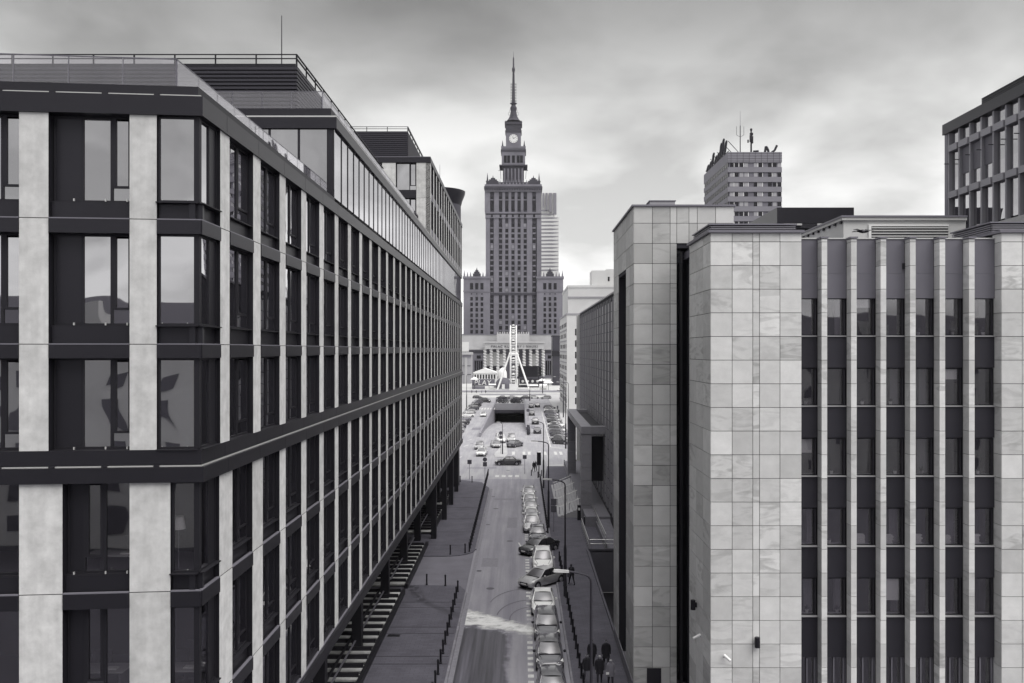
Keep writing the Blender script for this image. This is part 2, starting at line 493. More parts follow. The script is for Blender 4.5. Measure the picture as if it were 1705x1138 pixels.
ORG = {}
CH = {}
def put(name, mesh, parent=None, loc=(0, 0, 0), rot=0.0, local=False, kind=None, label=None, scale=None):
    o = bpy.data.objects.new(name, mesh)
    COL.objects.link(o)
    l = Vector(loc)
    if parent is not None:
        o.parent = parent
        CH.setdefault(parent, []).append(o)
        if not local:
            ORG[o] = l.copy()
            l = l - ORG[parent]
        else:
            ORG[o] = None
    else:
        ORG[o] = l.copy()
    o.location = l
    if rot: o.rotation_euler = (0, 0, rot)
    if scale is not None: o.scale = scale
    if kind: o['kind'] = kind
    if label: o['label'] = label
    return o
def thing(name, label, cat, loc=(0, 0, 0), rot=0.0, group=None, mesh=None):
    o = put(name, mesh, None, loc, rot)
    o['label'] = label; o['category'] = cat
    if group: o['group'] = group
    return o
def part(name, mb, mats, parent, smooth=False, bevel=0.0, loc=None):
    """a part whose shape is given in world coordinates"""
    org = ORG[parent] if loc is None else Vector(loc)
    mb.v = [(x - org[0], y - org[1], z - org[2]) for x, y, z in mb.v]
    return put(name, mb.mesh(name, mats, smooth, bevel), parent, org)
def structure(name, mb, mats, smooth=False):
    return put(name, mb.mesh(name, mats, smooth), None, (0, 0, 0), kind='structure')
_bc = {}
def boxmesh(w, d, h, mats, bevel=0.0, front=None):
    """box x 0..w, y 0..d (front at y=0), z 0..h, shared between alike pieces"""
    k = (round(w, 3), round(d, 3), round(h, 3), tuple(q.name for q in (mats if isinstance(mats, (list, tuple)) else [mats])), bevel, front)
    if k not in _bc:
        _bc[k] = MB().box(0, w, 0, d, 0, h, 0, front).mesh('piece', mats, False, bevel)
    return _bc[k]
def copy_tree(o, parent=None):
    c = o.copy(); COL.objects.link(c)
    if parent is not None:
        c.parent = parent
        CH.setdefault(parent, []).append(c)
    for ch in CH.get(o, []):
        copy_tree(ch, c)
    return c
# ------------------------------------------------------------------ ground, roads, pavements
RAMP = (-9.3, 1.1, 212.0, 310.0)
PIT = (6.6, 9.98, 62.2, 88.0)
def cells(mb, x0, x1, y0, y1, z, holes, m=0):
    xs = sorted({x0, x1, *[h for q in holes for h in q[:2] if x0 < h < x1]})
    ys = sorted({y0, y1, *[h for q in holes for h in q[2:] if y0 < h < y1]})
    for a, b in zip(xs[:-1], xs[1:]):
        for c, d in zip(ys[:-1], ys[1:]):
            cx, cy = (a + b) / 2, (c + d) / 2
            if any(q[0] < cx < q[1] and q[2] < cy < q[3] for q in holes): continue
            mb.sheet([(a, c), (b, c), (b, d), (a, d)], z, m)
    return mb
g = MB(); cells(g, -1500, 1500, -300, 3000, -0.03, [RAMP, PIT]); structure('ground', g, GRND)
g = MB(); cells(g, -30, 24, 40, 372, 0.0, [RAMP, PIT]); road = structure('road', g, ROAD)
ORG[road] = Vector((0, 0, 0))

def kerb_run(owner, x, y0, y1, step=1.0, w=0.16, h=0.13):
    n = int((y1 - y0) / step)
    me = boxmesh(w, step - 0.015, h, KERB, 0.012)
    for i in range(n): put('kerb_stone', me, owner, (x, y0 + i * step, 0.0))
# left pavement in two lengths with a crossover drive between them
KX = -4.62
g = MB().prism([(-14, -20), (KX, -20), (KX, 73.5), (-5.2, 75.0), (-14, 75.4)], 0.0, 0.12)
pav_l = structure('pavement', g, PAVE)
arc = [(KX - 2.6 + 2.6 * cos(t), 88.4 - 2.6 * sin(t)) for t in [radians(a) for a in (0, 20, 40, 60, 80, 90)]][::-1]
g = MB().prism([(-14, 85.8)] + arc + [(KX, 128.0), (KX - 1.3, 133.5), (KX - 4.5, 136.0), (-30, 136.0), (-30, 127), (-14, 127)], 0.0, 0.12)
pav_l2 = structure('pavement', g, PAVE)
g = MB().prism([(-14, 75.42), (-5.2, 75.02), (KX, 73.6), (KX - 0.05, 88.4), (-7.3, 85.78), (-14, 85.78)], 0.0, 0.05)
structure('driveway', g, mat('drive_paving', 0.15, 0.85, noise=0.16, nscale=0.6, world_co=True))
kerb_run(pav_l, KX + 0.003, 30, 73.2); kerb_run(pav_l2, KX + 0.003, 88.8, 127.5)
# gutter strip of pale setts beside the kerb
gut = structure('gutter', MB().sheet([(KX + 0.17, 28), (-4.12, 28), (-4.12, 128), (KX + 0.17, 128)], 0.004), mat('gutter_setts', 0.20, 0.8, noise=0.2, nscale=3, world_co=True))
# dark joint bands across the slabs
for y in (50.2, 51.6, 56.2, 57.6, 62.3, 63.7, 68.6, 70.0):
    put('joint_band', boxmesh(9.2, 0.10, 0.004, JOINT), pav_l, (-13.9, y, 0.1205))
for y in (90.5, 97.0, 104.5, 112.0, 119.5):
    put('joint_band', boxmesh(9.0, 0.14, 0.004, JOINT), pav_l2, (-13.9, y, 0.1205))
put('access_cover', boxmesh(0.85, 0.55, 0.004, BLACK), pav_l, (-9.3, 61.6, 0.1215))
# right pavement
g = MB().prism([(3.15, -20), (6.6, -20), (6.6, 62.0), (6.75, 88.0), (10, 88.0), (10, 152), (4.4, 152), (3.15, 128)], 0.0, 0.12)
pav_r = structure('pavement', g, PAVE)
kerb_run(pav_r, 2.98, 30, 128)
g = MB().prism([(4.4, 152.02), (40, 152.02), (40, 156), (14.5, 156.2), (4.6, 154)], 0.0, 0.12, 0)
structure('pavement', g, PAVEL)
g = MB().prism([(11.0, 178), (40, 178), (40, 400), (11.0, 400)], 0.0, 0.12)
structure('pavement', g, PAVEL)
g = MB().prism([(-45, 178), (-18.6, 178), (-18.6, 400), (-45, 400)], 0.0, 0.12)
structure('pavement', g, PAVEL)
# pale plaza in front of the tower, tram way and kerbs
structure('plaza', MB().sheet([(-260, 373), (260, 373), (260, 700), (-260, 700)], 0.0), mat('plaza_paving', 0.5, 0.85, noise=0.15, nscale=0.1, world_co=True))
structure('tramway', MB().prism([(-120, 392), (120, 392), (120, 400), (-120, 400)], 0.0, 0.10), mat('tram_bed', 0.20, 0.85, noise=0.2, nscale=0.3, world_co=True))
structure('kerb_strip', MB().prism([(-120, 400.1), (120, 400.1), (120, 402), (-120, 402)], 0.0, 0.45), WHITEW)
structure('kerb_strip', MB().prism([(-120, 418), (120, 418), (120, 430), (-120, 430)], 0.0, 0.5), mat('terrace_paving', 0.25, 0.85, noise=0.2, nscale=0.2, world_co=True))
structure('tram_rail', MB().prism([(-120, 394.5), (120, 394.5), (120, 394.7), (-120, 394.7)], 0.1, 0.13), STEEL)

# road markings (flat paint, parts of the road)
for i in range(72):
    put('parking_dash', boxmesh(0.36, 0.50, 0.003, LINE if random.random() < .6 else LINEF), road, (0.42 - 0.001 * i, 48.0 + i * 1.04, 0.0045))
for i in range(4):
    put('crossing_bar', boxmesh(0.62, 2.2, 0.003, LINE), road, (-4.15 + i * 1.05, 139.8, 0.0045))
for i in range(13):
    put('crossing_bar', boxmesh(0.55, 5.2, 0.003, LINEF if i % 3 == 1 else LINE), road, (-1.8 + i * 1.02, 169.5, 0.0045))
for i in range(5):
    put('crossing_bar', boxmesh(0.55, 5.2, 0.003, LINEF), road, (-13.0 + i * 1.05, 169.5, 0.0045))
for i in range(6):
    put('crossing_bar', boxmesh(0.6, 9.0, 0.003, LINE), road, (-14.6 + i * 1.0, 298, 0.0045))
put('edge_line', MB().sheet([(5.95, 183), (6.15, 183), (6.75, 290), (6.55, 290)], 0.0).mesh('edge_line', LINE), road, (0, 0, 0.005))
put('edge_line', MB().sheet([(6.0, 183), (9.6, 178.4), (9.7, 178.7), (6.1, 183.4)], 0.0).mesh('edge_line', LINE), road, (0, 0, 0.009))
put('stop_line', boxmesh(3.0, 0.4, 0.003, LINEF), road, (-8.6, 158.5, 0.0045))
put('edge_line', MB().sheet([(-0.35, 92.2), (-0.2, 92.2), (0.5, 86.6), (0.35, 86.6)], 0.0).mesh('edge_line', LINE), road, (0, 0, 0.005))
for y, l in ((163.2, 3.4), (184, 3.0), (196, 3.0)):
    put('lane_arrow', MB().sheet([(-12.0, y), (-11.8, y), (-11.0, y + l), (-11.3, y + l)], 0.0).mesh('lane_arrow', LINE), road, (0, 0, 0.005))

# water spilled over the carriageway, wet tracks below it, tyre marks
TYRE = mat('tyre_mark', 0.13, 0.75)
for cx, cy, r, a0, a1, w in ((0.9, 66.4, 2.8, 95, 172, 0.10), (1.0, 66.0, 1.9, 95, 185, 0.09), (0.6, 69.0, 3.2, 60, 165, 0.08)):
    g = MB(); pr = None
    for k in range(15):
        t = radians(a0 + (a1 - a0) * k / 14)
        q = ((cx + r * cos(t), cy + r * 1.7 * sin(t)), (cx + (r - w) * cos(t), cy + (r - w) * 1.7 * sin(t)))
        if pr: g.sheet([pr[1], pr[0], q[0], q[1]], 0.0)
        pr = q
    put('tyre_mark', g.mesh('tyre_mark', TYRE), road, (0, 0, 0.0135))

# iron covers and resurfaced patches
COVER = mat('iron_cover', .07, .55, noise=.2, nscale=8)
for x, y in ((-2.6, 74.5), (-1.2, 93.0), (-3.2, 112.0), (-2.2, 147.5), (-10.6, 190.0)):
    put('manhole_cover', MB().lathe([(.34, 0), (.34, .004), (.30, .0045)], n=20).mesh('manhole_cover', COVER), road, (x, y, 0.001))
for x, y in ((-4.05, 80.2), (-4.05, 101.5), (-4.05, 121.0)):
    put('drain_grate', boxmesh(.42, .5, .005, COVER), road, (x + .02, y, .0052))
PATCH = mat('fresh_asphalt', .20, .85, noise=.15, nscale=3, world_co=True)
for x, y, w, l in ((-3.7, 82.0, 1.5, 3.4), (-1.6, 100.0, 1.1, 6.0), (-3.6, 118.5, 2.6, 1.2), (-9.2, 150.0, 5.0, 1.1), (-12.5, 222, 2.2, 7.0), (2.4, 226, 1.2, 9.0)):
    put('asphalt_patch', boxmesh(w, l, .003, PATCH), road, (x, y, .0015))
# underpass ramp, its walls and portal
RW = mat('retaining_concrete', 0.24, 0.85, noise=0.16, nscale=0.3, world_co=True)
RWD = mat('tunnel_dark', 0.05, 0.9)
g = MB()
for i in range(12):
    y0, y1 = 212 + i * 98 / 12, 212 + (i + 1) * 98 / 12
    f = lambda y: -5.4 * ((y - 212) / 98) ** 1.25
    g.add([(-9.3, y0, f(y0)), (1.1, y0, f(y0)), (1.1, y1, f(y1)), (-9.3, y1, f(y1))], [(0, 1, 2, 3)])
g.add([(-9.3, 310, -5.4), (1.1, 310, -5.4), (1.1, 352, -6), (-9.3, 352, -6)], [(0, 1, 2, 3)])
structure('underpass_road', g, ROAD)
up = thing('underpass_portal', 'concrete underpass mouth with low parapet at the far end of the ramp', 'underpass', (-4.1, 310, 0))
part('wall', MB().box(-9.7, -9.3, 204, 352, -6, 0.95), RW, up)
part('wall', MB().box(1.1, 1.45, 222, 352, -6, 0.75), RW, up)
part('lintel', MB().box(-9.3, 1.1, 309.6, 311, -0.9, 1.35), mat('portal_lintel', 0.30, 0.85, noise=0.1, nscale=.4, world_co=True), up)
part('fascia', MB().box(-9.3, 1.1, 309.2, 309.58, -2.0, -0.95), RWD, up)
part('ceiling', MB().box(-9.3, 1.1, 311.02, 352, -1.0, -0.3), RWD, up)
part('end_wall', MB().box(-9.3, 1.1, 351, 352, -6, -1.05), RWD, up)
for i in range(4):
    part('lane_signal', MB().box(-2.6 + i * .62, -2.2 + i * .62, 308.9, 309.18, -1.9, -1.4), BLACK, up)
part('portal_roof', MB().prism([(-9.3, 311.1), (1.1, 311.1), (1.1, 352), (-9.3, 352)], -0.25, 0.02), PAVEL, up)

# sunken light well beside the stone wing
structure('light_well', MB().box(6.62, 9.96, 62.22, 87.98, -4.2, -4.0), BLACK)
wl_ = thing('light_well_wall', 'dark retaining wall round the sunken area beside the stone wing', 'retaining wall', (8.3, 75, -4))
part('wall', MB().box(6.45, 6.6, 62.2, 88.0, -4, 0.32), mat('well_concrete', 0.10, 0.85, noise=.15, nscale=.6, world_co=True), wl_)
part('wall', MB().box(6.6, 10, 88.0, 88.2, -4, 0.30), MATS['well_concrete'], wl_)

# ------------------------------------------------------------------ office building on the left
ob = thing('office_building', 'long modern office block with pale concrete piers and dark metal bands, left of the street', 'building', (-20, 60, 0))
CX, CY = -8.5, 23.6
FR = radians(5.7)
R_SIDE = pi / 2
class Facade:
    def __init__(s, x, y, rot): s.x, s.y, s.r = x, y, rot
    def at(s, u, z, d=0.0):
        return (s.x + u * cos(s.r) - d * sin(s.r), s.y + u * sin(s.r) + d * cos(s.r), z)
side = Facade(CX, CY, R_SIDE)
front = Facade(CX, CY, FR)
Z_TOP = 26.75
# rows: (window top, window sill, joint ledge, next band bottom)
ROWS = [(26.2, 23.92, 23.44, 23.07), (23.07, 20.65, 20.14, 19.78), (19.78, 17.37, None, None),
        (16.5, 14.08, 13.6, 13.2), (13.2, 10.78, 10.3, 9.9), (9.9, 7.45, None, None)]
PANELS_UP = [(26.2, 23.46), (23.44, 20.16), (20.14, 17.36)]
PANELS_LO = [(16.5, 13.62), (13.6, 10.32), (10.3, 7.3)]
CP = [CONC, DMET]
def cpanel(w, h): return boxmesh(w, 0.42, h, [DMET, CONC], 0.0, 1)
_wm = {}
def window_set(w, h, kind, glass):
    """frame mesh and panes for a window w x h; kind lists (type, x0, x1) with p=metal panel, g=fixed glass, s=sash over a low pane"""
    k = (round(w, 3), round(h, 3), kind, glass.name)
    if k in _wm: return _wm[k]
    fr = MB(); panes = []
    t = 0.055
    fr.box(0, w, 0.31, 0.40, h - t, h); fr.box(0, w, 0.31, 0.40, 0, t)
    fr.box(0, t, 0.31, 0.40, t, h - t); fr.box(w - t, w, 0.31, 0.40, t, h - t)
    fr.box(-0.03, w + 0.03, 0.17, 0.36, -0.03, -0.002)
    for c, a, b in kind:
        x0, x1 = a * w, b * w
        if a > 0: fr.box(x0 - .035, x0 + .035, 0.308, 0.402, t + .001, h - t - .001)
        if c == 'p': panes.append(('metal_panel', x0 + .036, x1 - .036, t + .002, h - t - .002, 0.33, DMET))
        elif c == 'g': panes.append(('glass_pane', x0 + .036, x1 - .036, t + .002, h - t - .002, 0.345, glass))
        else:
            zz = h * 0.17
            fr.box(x0 + .036, x1 - .036, 0.305, 0.40, zz, zz + 0.06)
            fr.box(x0 + .036, x0 + .12, 0.300, 0.40, zz + .061, h - t - .002); fr.box(x1 - .12, x1 - .036, 0.300, 0.40, zz + .061, h - t - .002)
            panes.append(('glass_pane', x0 + .12, x1 - .12, zz + .065, h - t - .05, 0.34, glass))
            panes.append(('glass_pane', x0 + .036, x1 - .036, t + .002, zz - .002, 0.345, glass))
    ps = [(n, boxmesh(x1 - x0, 0.02, z1 - z0, m), (x0, y, z0)) for n, x0, x1, z0, z1, y, m in panes]
    _wm[k] = (fr.mesh('window_frame', DMET2), ps)
    return _wm[k]
K_UP = (('p', 0, .36), ('g', .36, .73), ('s', .73, 1))
K_LO = (('p', 0, .25), ('s', .25, .57), ('g', .57, 1))
K_SIDE = (('p', 0, .2), ('g', .2, .52), ('s', .52, 1))
K_FAR = (('g', 0, .55), ('g', .55, 1))
def window(fac, u, z, w, h, kind, glass, owner, d=0.0):
    fm, ps = window_set(w, h, kind, glass)
    o = put('window', fm, owner, fac.at(u, z, d), fac.r)
    for n, me, l in ps: put(n, me, o, l, local=True)
    return o
def bay_trim(fac, u, w, row, owner):
    wt, sill, led, bb = row
    if led is None: return
    put('spandrel_panel', boxmesh(w, 0.16, sill - led - 0.03, DMET), owner, fac.at(u, led - 0.0, 0.16), fac.r)
    put('spandrel_band', boxmesh(w, 0.36, led - bb, DMET, 0.0), owner, fac.at(u, bb, -0.03), fac.r)
    put('window_ledge', boxmesh(w, 0.10, 0.03, GMET), owner, fac.at(u, led + .001, -0.025), fac.r)
P_U0, PITCH, PW = 1.5, 3.08, 0.80
NB = 33
LOUV = MB()
for k in range(16): LOUV.box(0, 2.2, 0.20 + 0.0, 0.30, k * 0.15, k * 0.15 + 0.07)
LOUVM = LOUV.mesh('louvre', DMET)
for i in range(NB + 1):
    u = P_U0 + i * PITCH
    for z1, z0 in PANELS_UP:
        put('concrete_panel', cpanel(PW, z1 - z0), ob, side.at(u, z0), side.r)
    wl0 = 1.13 if i < 2 else PW
    for z1, z0 in PANELS_LO:
        put('concrete_panel', cpanel(wl0, z1 - z0), ob, side.at(u + PW - wl0 + 0.25 * (i < 2), z0), side.r)
    if i == NB: break
    w = PITCH - PW - 0.02
    for r, row in enumerate(ROWS):
        uu, ww = u + PW + 0.01, w
        if r >= 3 and i < 2: uu, ww = uu + 0.25, w - 0.25 - (0.08 if i == 0 else 0)
        kind = K_SIDE if i < 12 else K_FAR
        gl = GLASS_D if r >= 3 else GLASS
        window(side, uu, row[1], ww, row[0] - row[1], kind, gl, ob, -0.145)
        bay_trim(side, uu, ww, row, ob)
    if i in (5, 6): put('louvre', LOUVM, ob, side.at(u + PW + .03, 18.3 if i == 5 else 17.9), side.r, scale=(1, 1, .6))
    if i in (7, 8): put('louvre', LOUVM, ob, side.at(u + PW + .03, 14.1), side.r)
# front (facing the camera), pillars left of the corner
FP = [(-1.83, 0.69), (-4.60, 0.73), (-7.37, 0.73), (-10.14, 0.73), (-12.9, .73)]
FPL = [(-1.83, 1.04), (-4.60, 1.08), (-7.37, 1.08), (-10.14, 1.08), (-12.9, 1.08)]
for ps, pan in ((FP, PANELS_UP), (FPL, PANELS_LO)):
    for u, w in ps:
        for z1, z0 in pan: put('concrete_panel', cpanel(w, z1 - z0), ob, front.at(u, z0), front.r)
for r, row in enumerate(ROWS):
    ps = FP if r < 3 else FPL
    for (ua, wa), (ub, wb) in zip(ps[1:], ps[:-1]):
        u0 = ua + wa + .01; w = ub - u0 - .01
        gl = GLASS if r < 3 else GLASS_R
        window(front, u0, row[1], w, row[0] - row[1], K_UP if r < 3 else K_LO, gl, ob)
        bay_trim(front, u0, w, row, ob)
    # corner window: one pane either side of a slim dark post
    u0 = ps[0][0] + ps[0][1] + .01
    w = -0.02 - u0
    gl = GLASS if r < 3 else GLASS_R
    window(front, u0, row[1], -0.12 - u0, row[0] - row[1], (('g', 0, 1),), gl, ob, -0.22)
    ws = 1.5 if r < 3 else 1.42
    window(side, 0.12, row[1], ws - 0.14, row[0] - row[1], (('g', 0, .55), ('p', .55, 1)), gl, ob, -0.22)
    put('corner_post', boxmesh(0.15, 0.15, row[0] - row[1], DMET2), ob, (CX - 0.215, CY + 0.06, row[1]))
    if row[2] is not None:
        for fac, a, b in ((front, u0, 0.0), (side, 0.0, ws - .01)):
            bay_trim(fac, a, b - a - (0.33 if fac is side else 0.0) + (0.33 if fac is side else 0), row, ob)
for r, row in enumerate(ROWS[:5]):
    for u in (-4.5, -3.3, -2.5, -1.95, -1.05, -.4):
        put('sill_clip', boxmesh(.03, .05, .07, LMET), ob, front.at(u, row[1] + .0, .12), FR)
# office things seen through the lower front windows
DESK = mat('desk_top', .45, .5); CHR = mat('office_chair', .04, .7)
def desk(x, y, z, lab):
    o = thing('desk', lab, 'desk', (x, y, z))
    put('desk_top', boxmesh(1.5, .75, .04, DESK), o, (-.75, -.37, .72), local=True)
    for sx in (-.68, .64): put('leg', boxmesh(.05, .7, .72, GMET), o, (sx, -.35, 0), local=True)
    put('monitor', boxmesh(.55, .04, .34, BLACK), o, (-.3, .1, .88), local=True)
    put('papers', boxmesh(.3, .22, .03, WHITEP), o, (.2, -.2, .761), local=True)
def chair(x, y, z, rot, lab):
    o = thing('office_chair', lab, 'chair', (x, y, z), rot)
    put('seat', boxmesh(.5, .48, .08, CHR, .02), o, (-.25, -.24, .45), local=True)
    put('backrest', boxmesh(.46, .06, .55, CHR, .02), o, (-.23, .22, .58), local=True)
    put('stem', MB().cyl((0, 0, .06), (0, 0, .45), .03).mesh('stem', GMET), o, (0, 0, 0), local=True)
    for k in range(5):
        a = k * 1.2566
        put('foot', MB().cyl((0, 0, .07), (.3 * cos(a), .3 * sin(a), .03), .025).mesh('foot', GMET), o, (0, 0, 0), local=True)
desk(-11.4, 25.0, 13.54, 'pale desk with screen in the upper of the lower front offices, behind the wide window')
desk(-9.75, 25.3, 10.24, 'pale desk with screen behind the lowest corner window of the office block')
desk(-11.9, 25.2, 10.24, 'pale desk with screen behind the lowest wide front window of the office block')
chair(-11.2, 25.9, 13.54, .4, 'dark swivel chair behind the upper desk in the office block')
chair(-9.9, 26.2, 10.24, -.3, 'dark swivel chair behind the lowest corner window of the office block')
o = thing('floor_lamp', 'pale shaded floor lamp behind the upper corner window of the office block', 'lamp', (-9.6, 24.9, 13.54))
put('lamp_shade', MB().lathe([(.2, 1.45), (.14, 1.8)], n=14).mesh('lamp_shade', WHITEP, True), o, (0, 0, 0), local=True)
put('lamp_post', MB().cyl((0, 0, 0), (0, 0, 1.5), .02).mesh('lamp_post', GMET), o, (0, 0, 0), local=True)
put('lamp_foot', MB().cyl((0, 0, 0), (0, 0, .03), .16, .16, 16).mesh('lamp_foot', GMET), o, (0, 0, 0), local=True)
# long bands: parapet, mid band with pale gutter, bottom beam
def corner_ring(z0, z1, out, depth, name, m):
    a = front.at(-17, 0, -out); b = side.at(0, 0, -out); c = side.at(P_U0 + NB * PITCH + PW, 0, -out)
    dx, dy = cos(FR), sin(FR)
    t = (CX + out - a[0]) / dx
    bx, by = CX + out, a[1] + dy * t
    ai = front.at(-17, 0, depth); ci = side.at(P_U0 + NB * PITCH + PW, 0, depth)
    t2 = (CX - depth - ai[0]) / dx
    part(name, MB().prism([(a[0], a[1]), (bx, by), (c[0], c[1]), (ci[0], ci[1]), (CX - depth, ai[1] + dy * t2), (ai[0], ai[1])], z0, z1), m, ob)
corner_ring(26.205, 26.72, 0.06, 0.5, 'parapet_band', DMET)
corner_ring(26.78, 27.02, -0.12, 0.9, 'parapet_cap', DMET2)
corner_ring(26.74, 26.765, -0.02, 0.9, 'parapet_flashing', LMET)
corner_ring(16.96, 17.355, 0.0, 0.5, 'mid_band', DMET)
corner_ring(16.912, 16.945, 0.03, 0.5, 'gutter_flashing', LMET)
corner_ring(16.505, 16.905, 0.10, 0.5, 'mid_band', DMET)
corner_ring(6.75, 7.28, 0.12, 0.6, 'bottom_beam', DMET2)
corner_ring(7.285, 7.33, 0.02, 0.6, 'beam_flashing', GMET)
for i in range(9):
    put('gutter_bracket', boxmesh(0.14, 0.2, 0.05, DMET2), ob, front.at(-1.2 - i * 1.32, 16.909, -0.09), FR)
    put('gutter_bracket', boxmesh(0.14, 0.2, 0.05, DMET2), ob, front.at(-1.2 - i * 1.32, 26.723, -0.05), FR)
for k in range(6):
    for z0, h, o_ in ((26.21, .5, -.063), (16.965, .385, -.003), (16.51, .39, -.103)):
        put('band_joint', boxmesh(.014, .01, h, BLACK), ob, front.at(-2.3 - k * 2.95, z0, o_), FR)
        put('band_joint', boxmesh(.014, .01, h, BLACK), ob, side.at(1.9 + k * 3.08, z0, o_), R_SIDE)
# body behind the facades
E = side.at(P_U0 + NB * PITCH + PW, 0)[1]
part('wall', MB().prism([(-40, 20.5), (-13, 23.72), (CX - .45, 24.15), (CX - .45, E), (-40, E)], 16.7, 26.2), DMET2, ob)
part('wall', MB().prism([(-40, 28.5), (CX - .45, 28.5), (CX - .45, E), (-40, E)], 7.0, 16.69), INTER, ob)
for z in (13.24, 9.94, 6.99):
    part('floor_slab', MB().prism([(-40, 20.6), (-13, 23.75), (CX - .47, 24.2), (CX - .47, 28.48), (-40, 28.48)], z, z + .3), mat('office_floor', .16, .7), ob)
part('roof', MB().prism([(-40, 21.4), (CX - .5, 24.6), (CX - .5, E), (-40, E)], 26.21, 26.6), ROOFM, ob)
part('end_wall', MB().box(-40, CX - 0.02, E + .01, E + .35, 7.0, 26.7), DMET, ob)
# glass balustrade on the roof edge
def glass_rail(p, q, z, h, n, owner):
    p, q = Vector(p), Vector(q); L = (q - p).length; a = math.atan2(q[1] - p[1], q[0] - p[0])
    for k in range(n):
        s = p + (q - p) * (k / n)
        put('balustrade_pane', boxmesh(L / n - 0.03, 0.02, h, GLASS_B), owner, (s[0], s[1], z), a)
        put('balustrade_post', boxmesh(0.018, 0.045, h + .01, GMET), owner, (s[0] - .013 * cos(a), s[1] - .013 * sin(a) - .012, z), a)
    put('balustrade_rail', boxmesh(L, 0.05, 0.02, GMET), owner, (p[0], p[1], z + h + .011), a)
b0 = front.at(-16.6, 0, 1.0); b1 = front.at(-0.9, 0, 1.0)
glass_rail((b0[0], b0[1]), (b1[0], b1[1]), 27.02, 0.98, 11, ob)
glass_rail((b1[0], b1[1] + .05), (CX - 0.62, 66.0), 27.02, 0.98, 26, ob)
# set-back top storey with bright glazing
PY0, PX = 41.0, -8.62
part('penthouse_wall', MB().box(-40, PX - .25, PY0 + .3, E - .2, 26.6, 30.2), DMET2, ob)
part('penthouse_roof', MB().box(-40, PX + .12, PY0 - .1, E, 30.2, 30.72, 0), DMET, ob)
part('penthouse_cap', MB().box(-40, PX - .2, PY0 + .2, E - .1, 30.83, 31.2), DMET2, ob)
part('roof_flashing', MB().box(-40, PX + .10, PY0 - .08, E, 30.722, 30.79), LMET, ob)
part('penthouse_sill', MB().box(-40, PX + .02, PY0 - .02, E, 26.60, 26.84), GMET, ob)
for k in range(55):
    y = PY0 + .05 + k * 1.55
    if y > E - 1: break
    put('glass_pane', boxmesh(1.49, 0.03, 3.3, GLASS_P), ob, (PX, y, 26.86), R_SIDE)
    put('mullion', boxmesh(0.055, 0.11, 3.3, DMET2), ob, (PX + .03, y + 1.492, 26.86), R_SIDE)
for k in range(8):
    x1 = PX - .35 - k * 1.35
    put('glass_pane', boxmesh(1.24, 0.03, 3.3, GLASS), ob, (x1 - 1.24, PY0, 26.86))
    put('mullion', boxmesh(0.10, 0.14, 3.3, DMET2), ob, (x1 - 1.34, PY0 - .04, 26.86))
part('corner_post', MB().box(PX - .33, PX - .06, PY0 - .01, PY0 + .3, 26.86, 30.19), DMET2, ob)
glass_rail((-26, PY0 + .5), (PX - .7, PY0 + .5), 31.2, 0.85, 12, ob)
glass_rail((PX - .65, PY0 + .5), (PX - .65, 80), 31.2, 0.85, 20, ob)
# plant screens of horizontal slats
def slat_screen(x0, x1, y0, y1, z0, z1, owner, pitch=0.19):
    r = part('plant_screen', MB().box(x0 + .12, x1 - .12, y0 + .12, y1 - .12, z0, z1 - .42), DMET2, owner)
    n = int((z1 - z0 - .5) / pitch)
    SLM = mat('slat_metal', .032, .5)
    sx = boxmesh(x1 - x0, 0.05, 0.12, SLM); sy = boxmesh(y1 - y0, 0.05, 0.12, SLM)
    for k in range(n):
        put('slat', sx, r, (x0, y0, z0 + .1 + k * pitch))
        put('slat', sy, r, (x1, y0 + .06, z0 + .1 + k * pitch), R_SIDE)
    # open rail along the top
    for z in (z1 - .02, z1 - .22):
        put('top_rail', boxmesh(x1 - x0, 0.07, 0.04, DMET2), r, (x0, y0, z))
        put('top_rail', boxmesh(y1 - y0, 0.07, 0.05, DMET2), r, (x1, y0 + .08, z), R_SIDE)
    k = 0
    while x0 + k * 2.0 < x1:
        put('rail_post', boxmesh(.06, .06, 0.75, DMET2), r, (x1 - .07 - k * 2.0, y0 + .09, z1 - .75)); k += 1
    k = 0
    while y0 + k * 2.0 < y1:
        put('rail_post', boxmesh(.06, .06, 0.75, DMET2), r, (x1 - .09, y0 + .1 + k * 2.0, z1 - .75)); k += 1
slat_screen(-36, -11.0, 43.6, 71.0, 30.8, 34.5, ob)
# taller rear storeys
RY, RZ = 83.0, 38.0
part('rear_wall', MB().box(-40, CX - .5, RY + .5, E - .05, 30.0, RZ - .5), DMET2, ob)
part('parapet_band', MB().box(-40, CX + .05, RY - .05, E + .02, RZ - .5, RZ), DMET, ob)
part('roof_flashing', MB().box(-40, CX + .02, RY - .02, E, RZ + .001, RZ + .06), GMET, ob)
rear = Facade(CX, RY, R_SIDE); rearf = Facade(CX, RY, 0.0)
for zz0, zz1 in ((34.2, 37.48), (30.8, 34.18)):
    k = 0
    while RY + k * 2.9 < E - .7:
        put('concrete_panel', cpanel(.8, zz1 - zz0), ob, rear.at(k * 2.9, zz0), R_SIDE)
        if RY + k * 2.9 + 2.9 < E: window(rear, k * 2.9 + .81, zz0 + .7, 2.08, zz1 - zz0 - .7, K_FAR, GLASS_D, ob); put('spandrel_band', boxmesh(2.08, .3, .68, GMET), ob, rear.at(k * 2.9 + .81, zz0, .05), R_SIDE)
        k += 1
    for k in range(5):
        u = -1.3 - k * 3.2
        put('concrete_panel', cpanel(1.28, zz1 - zz0), ob, rearf.at(u, zz0))
        window(rearf, u - 1.9, zz0 + .75, 1.88, zz1 - zz0 - .75, (('g', 0, .66), ('s', .66, 1)), GLASS, ob)
        put('spandrel_band', boxmesh(1.88, .3, .72, DMET), ob, rearf.at(u - 1.9, zz0, .05))
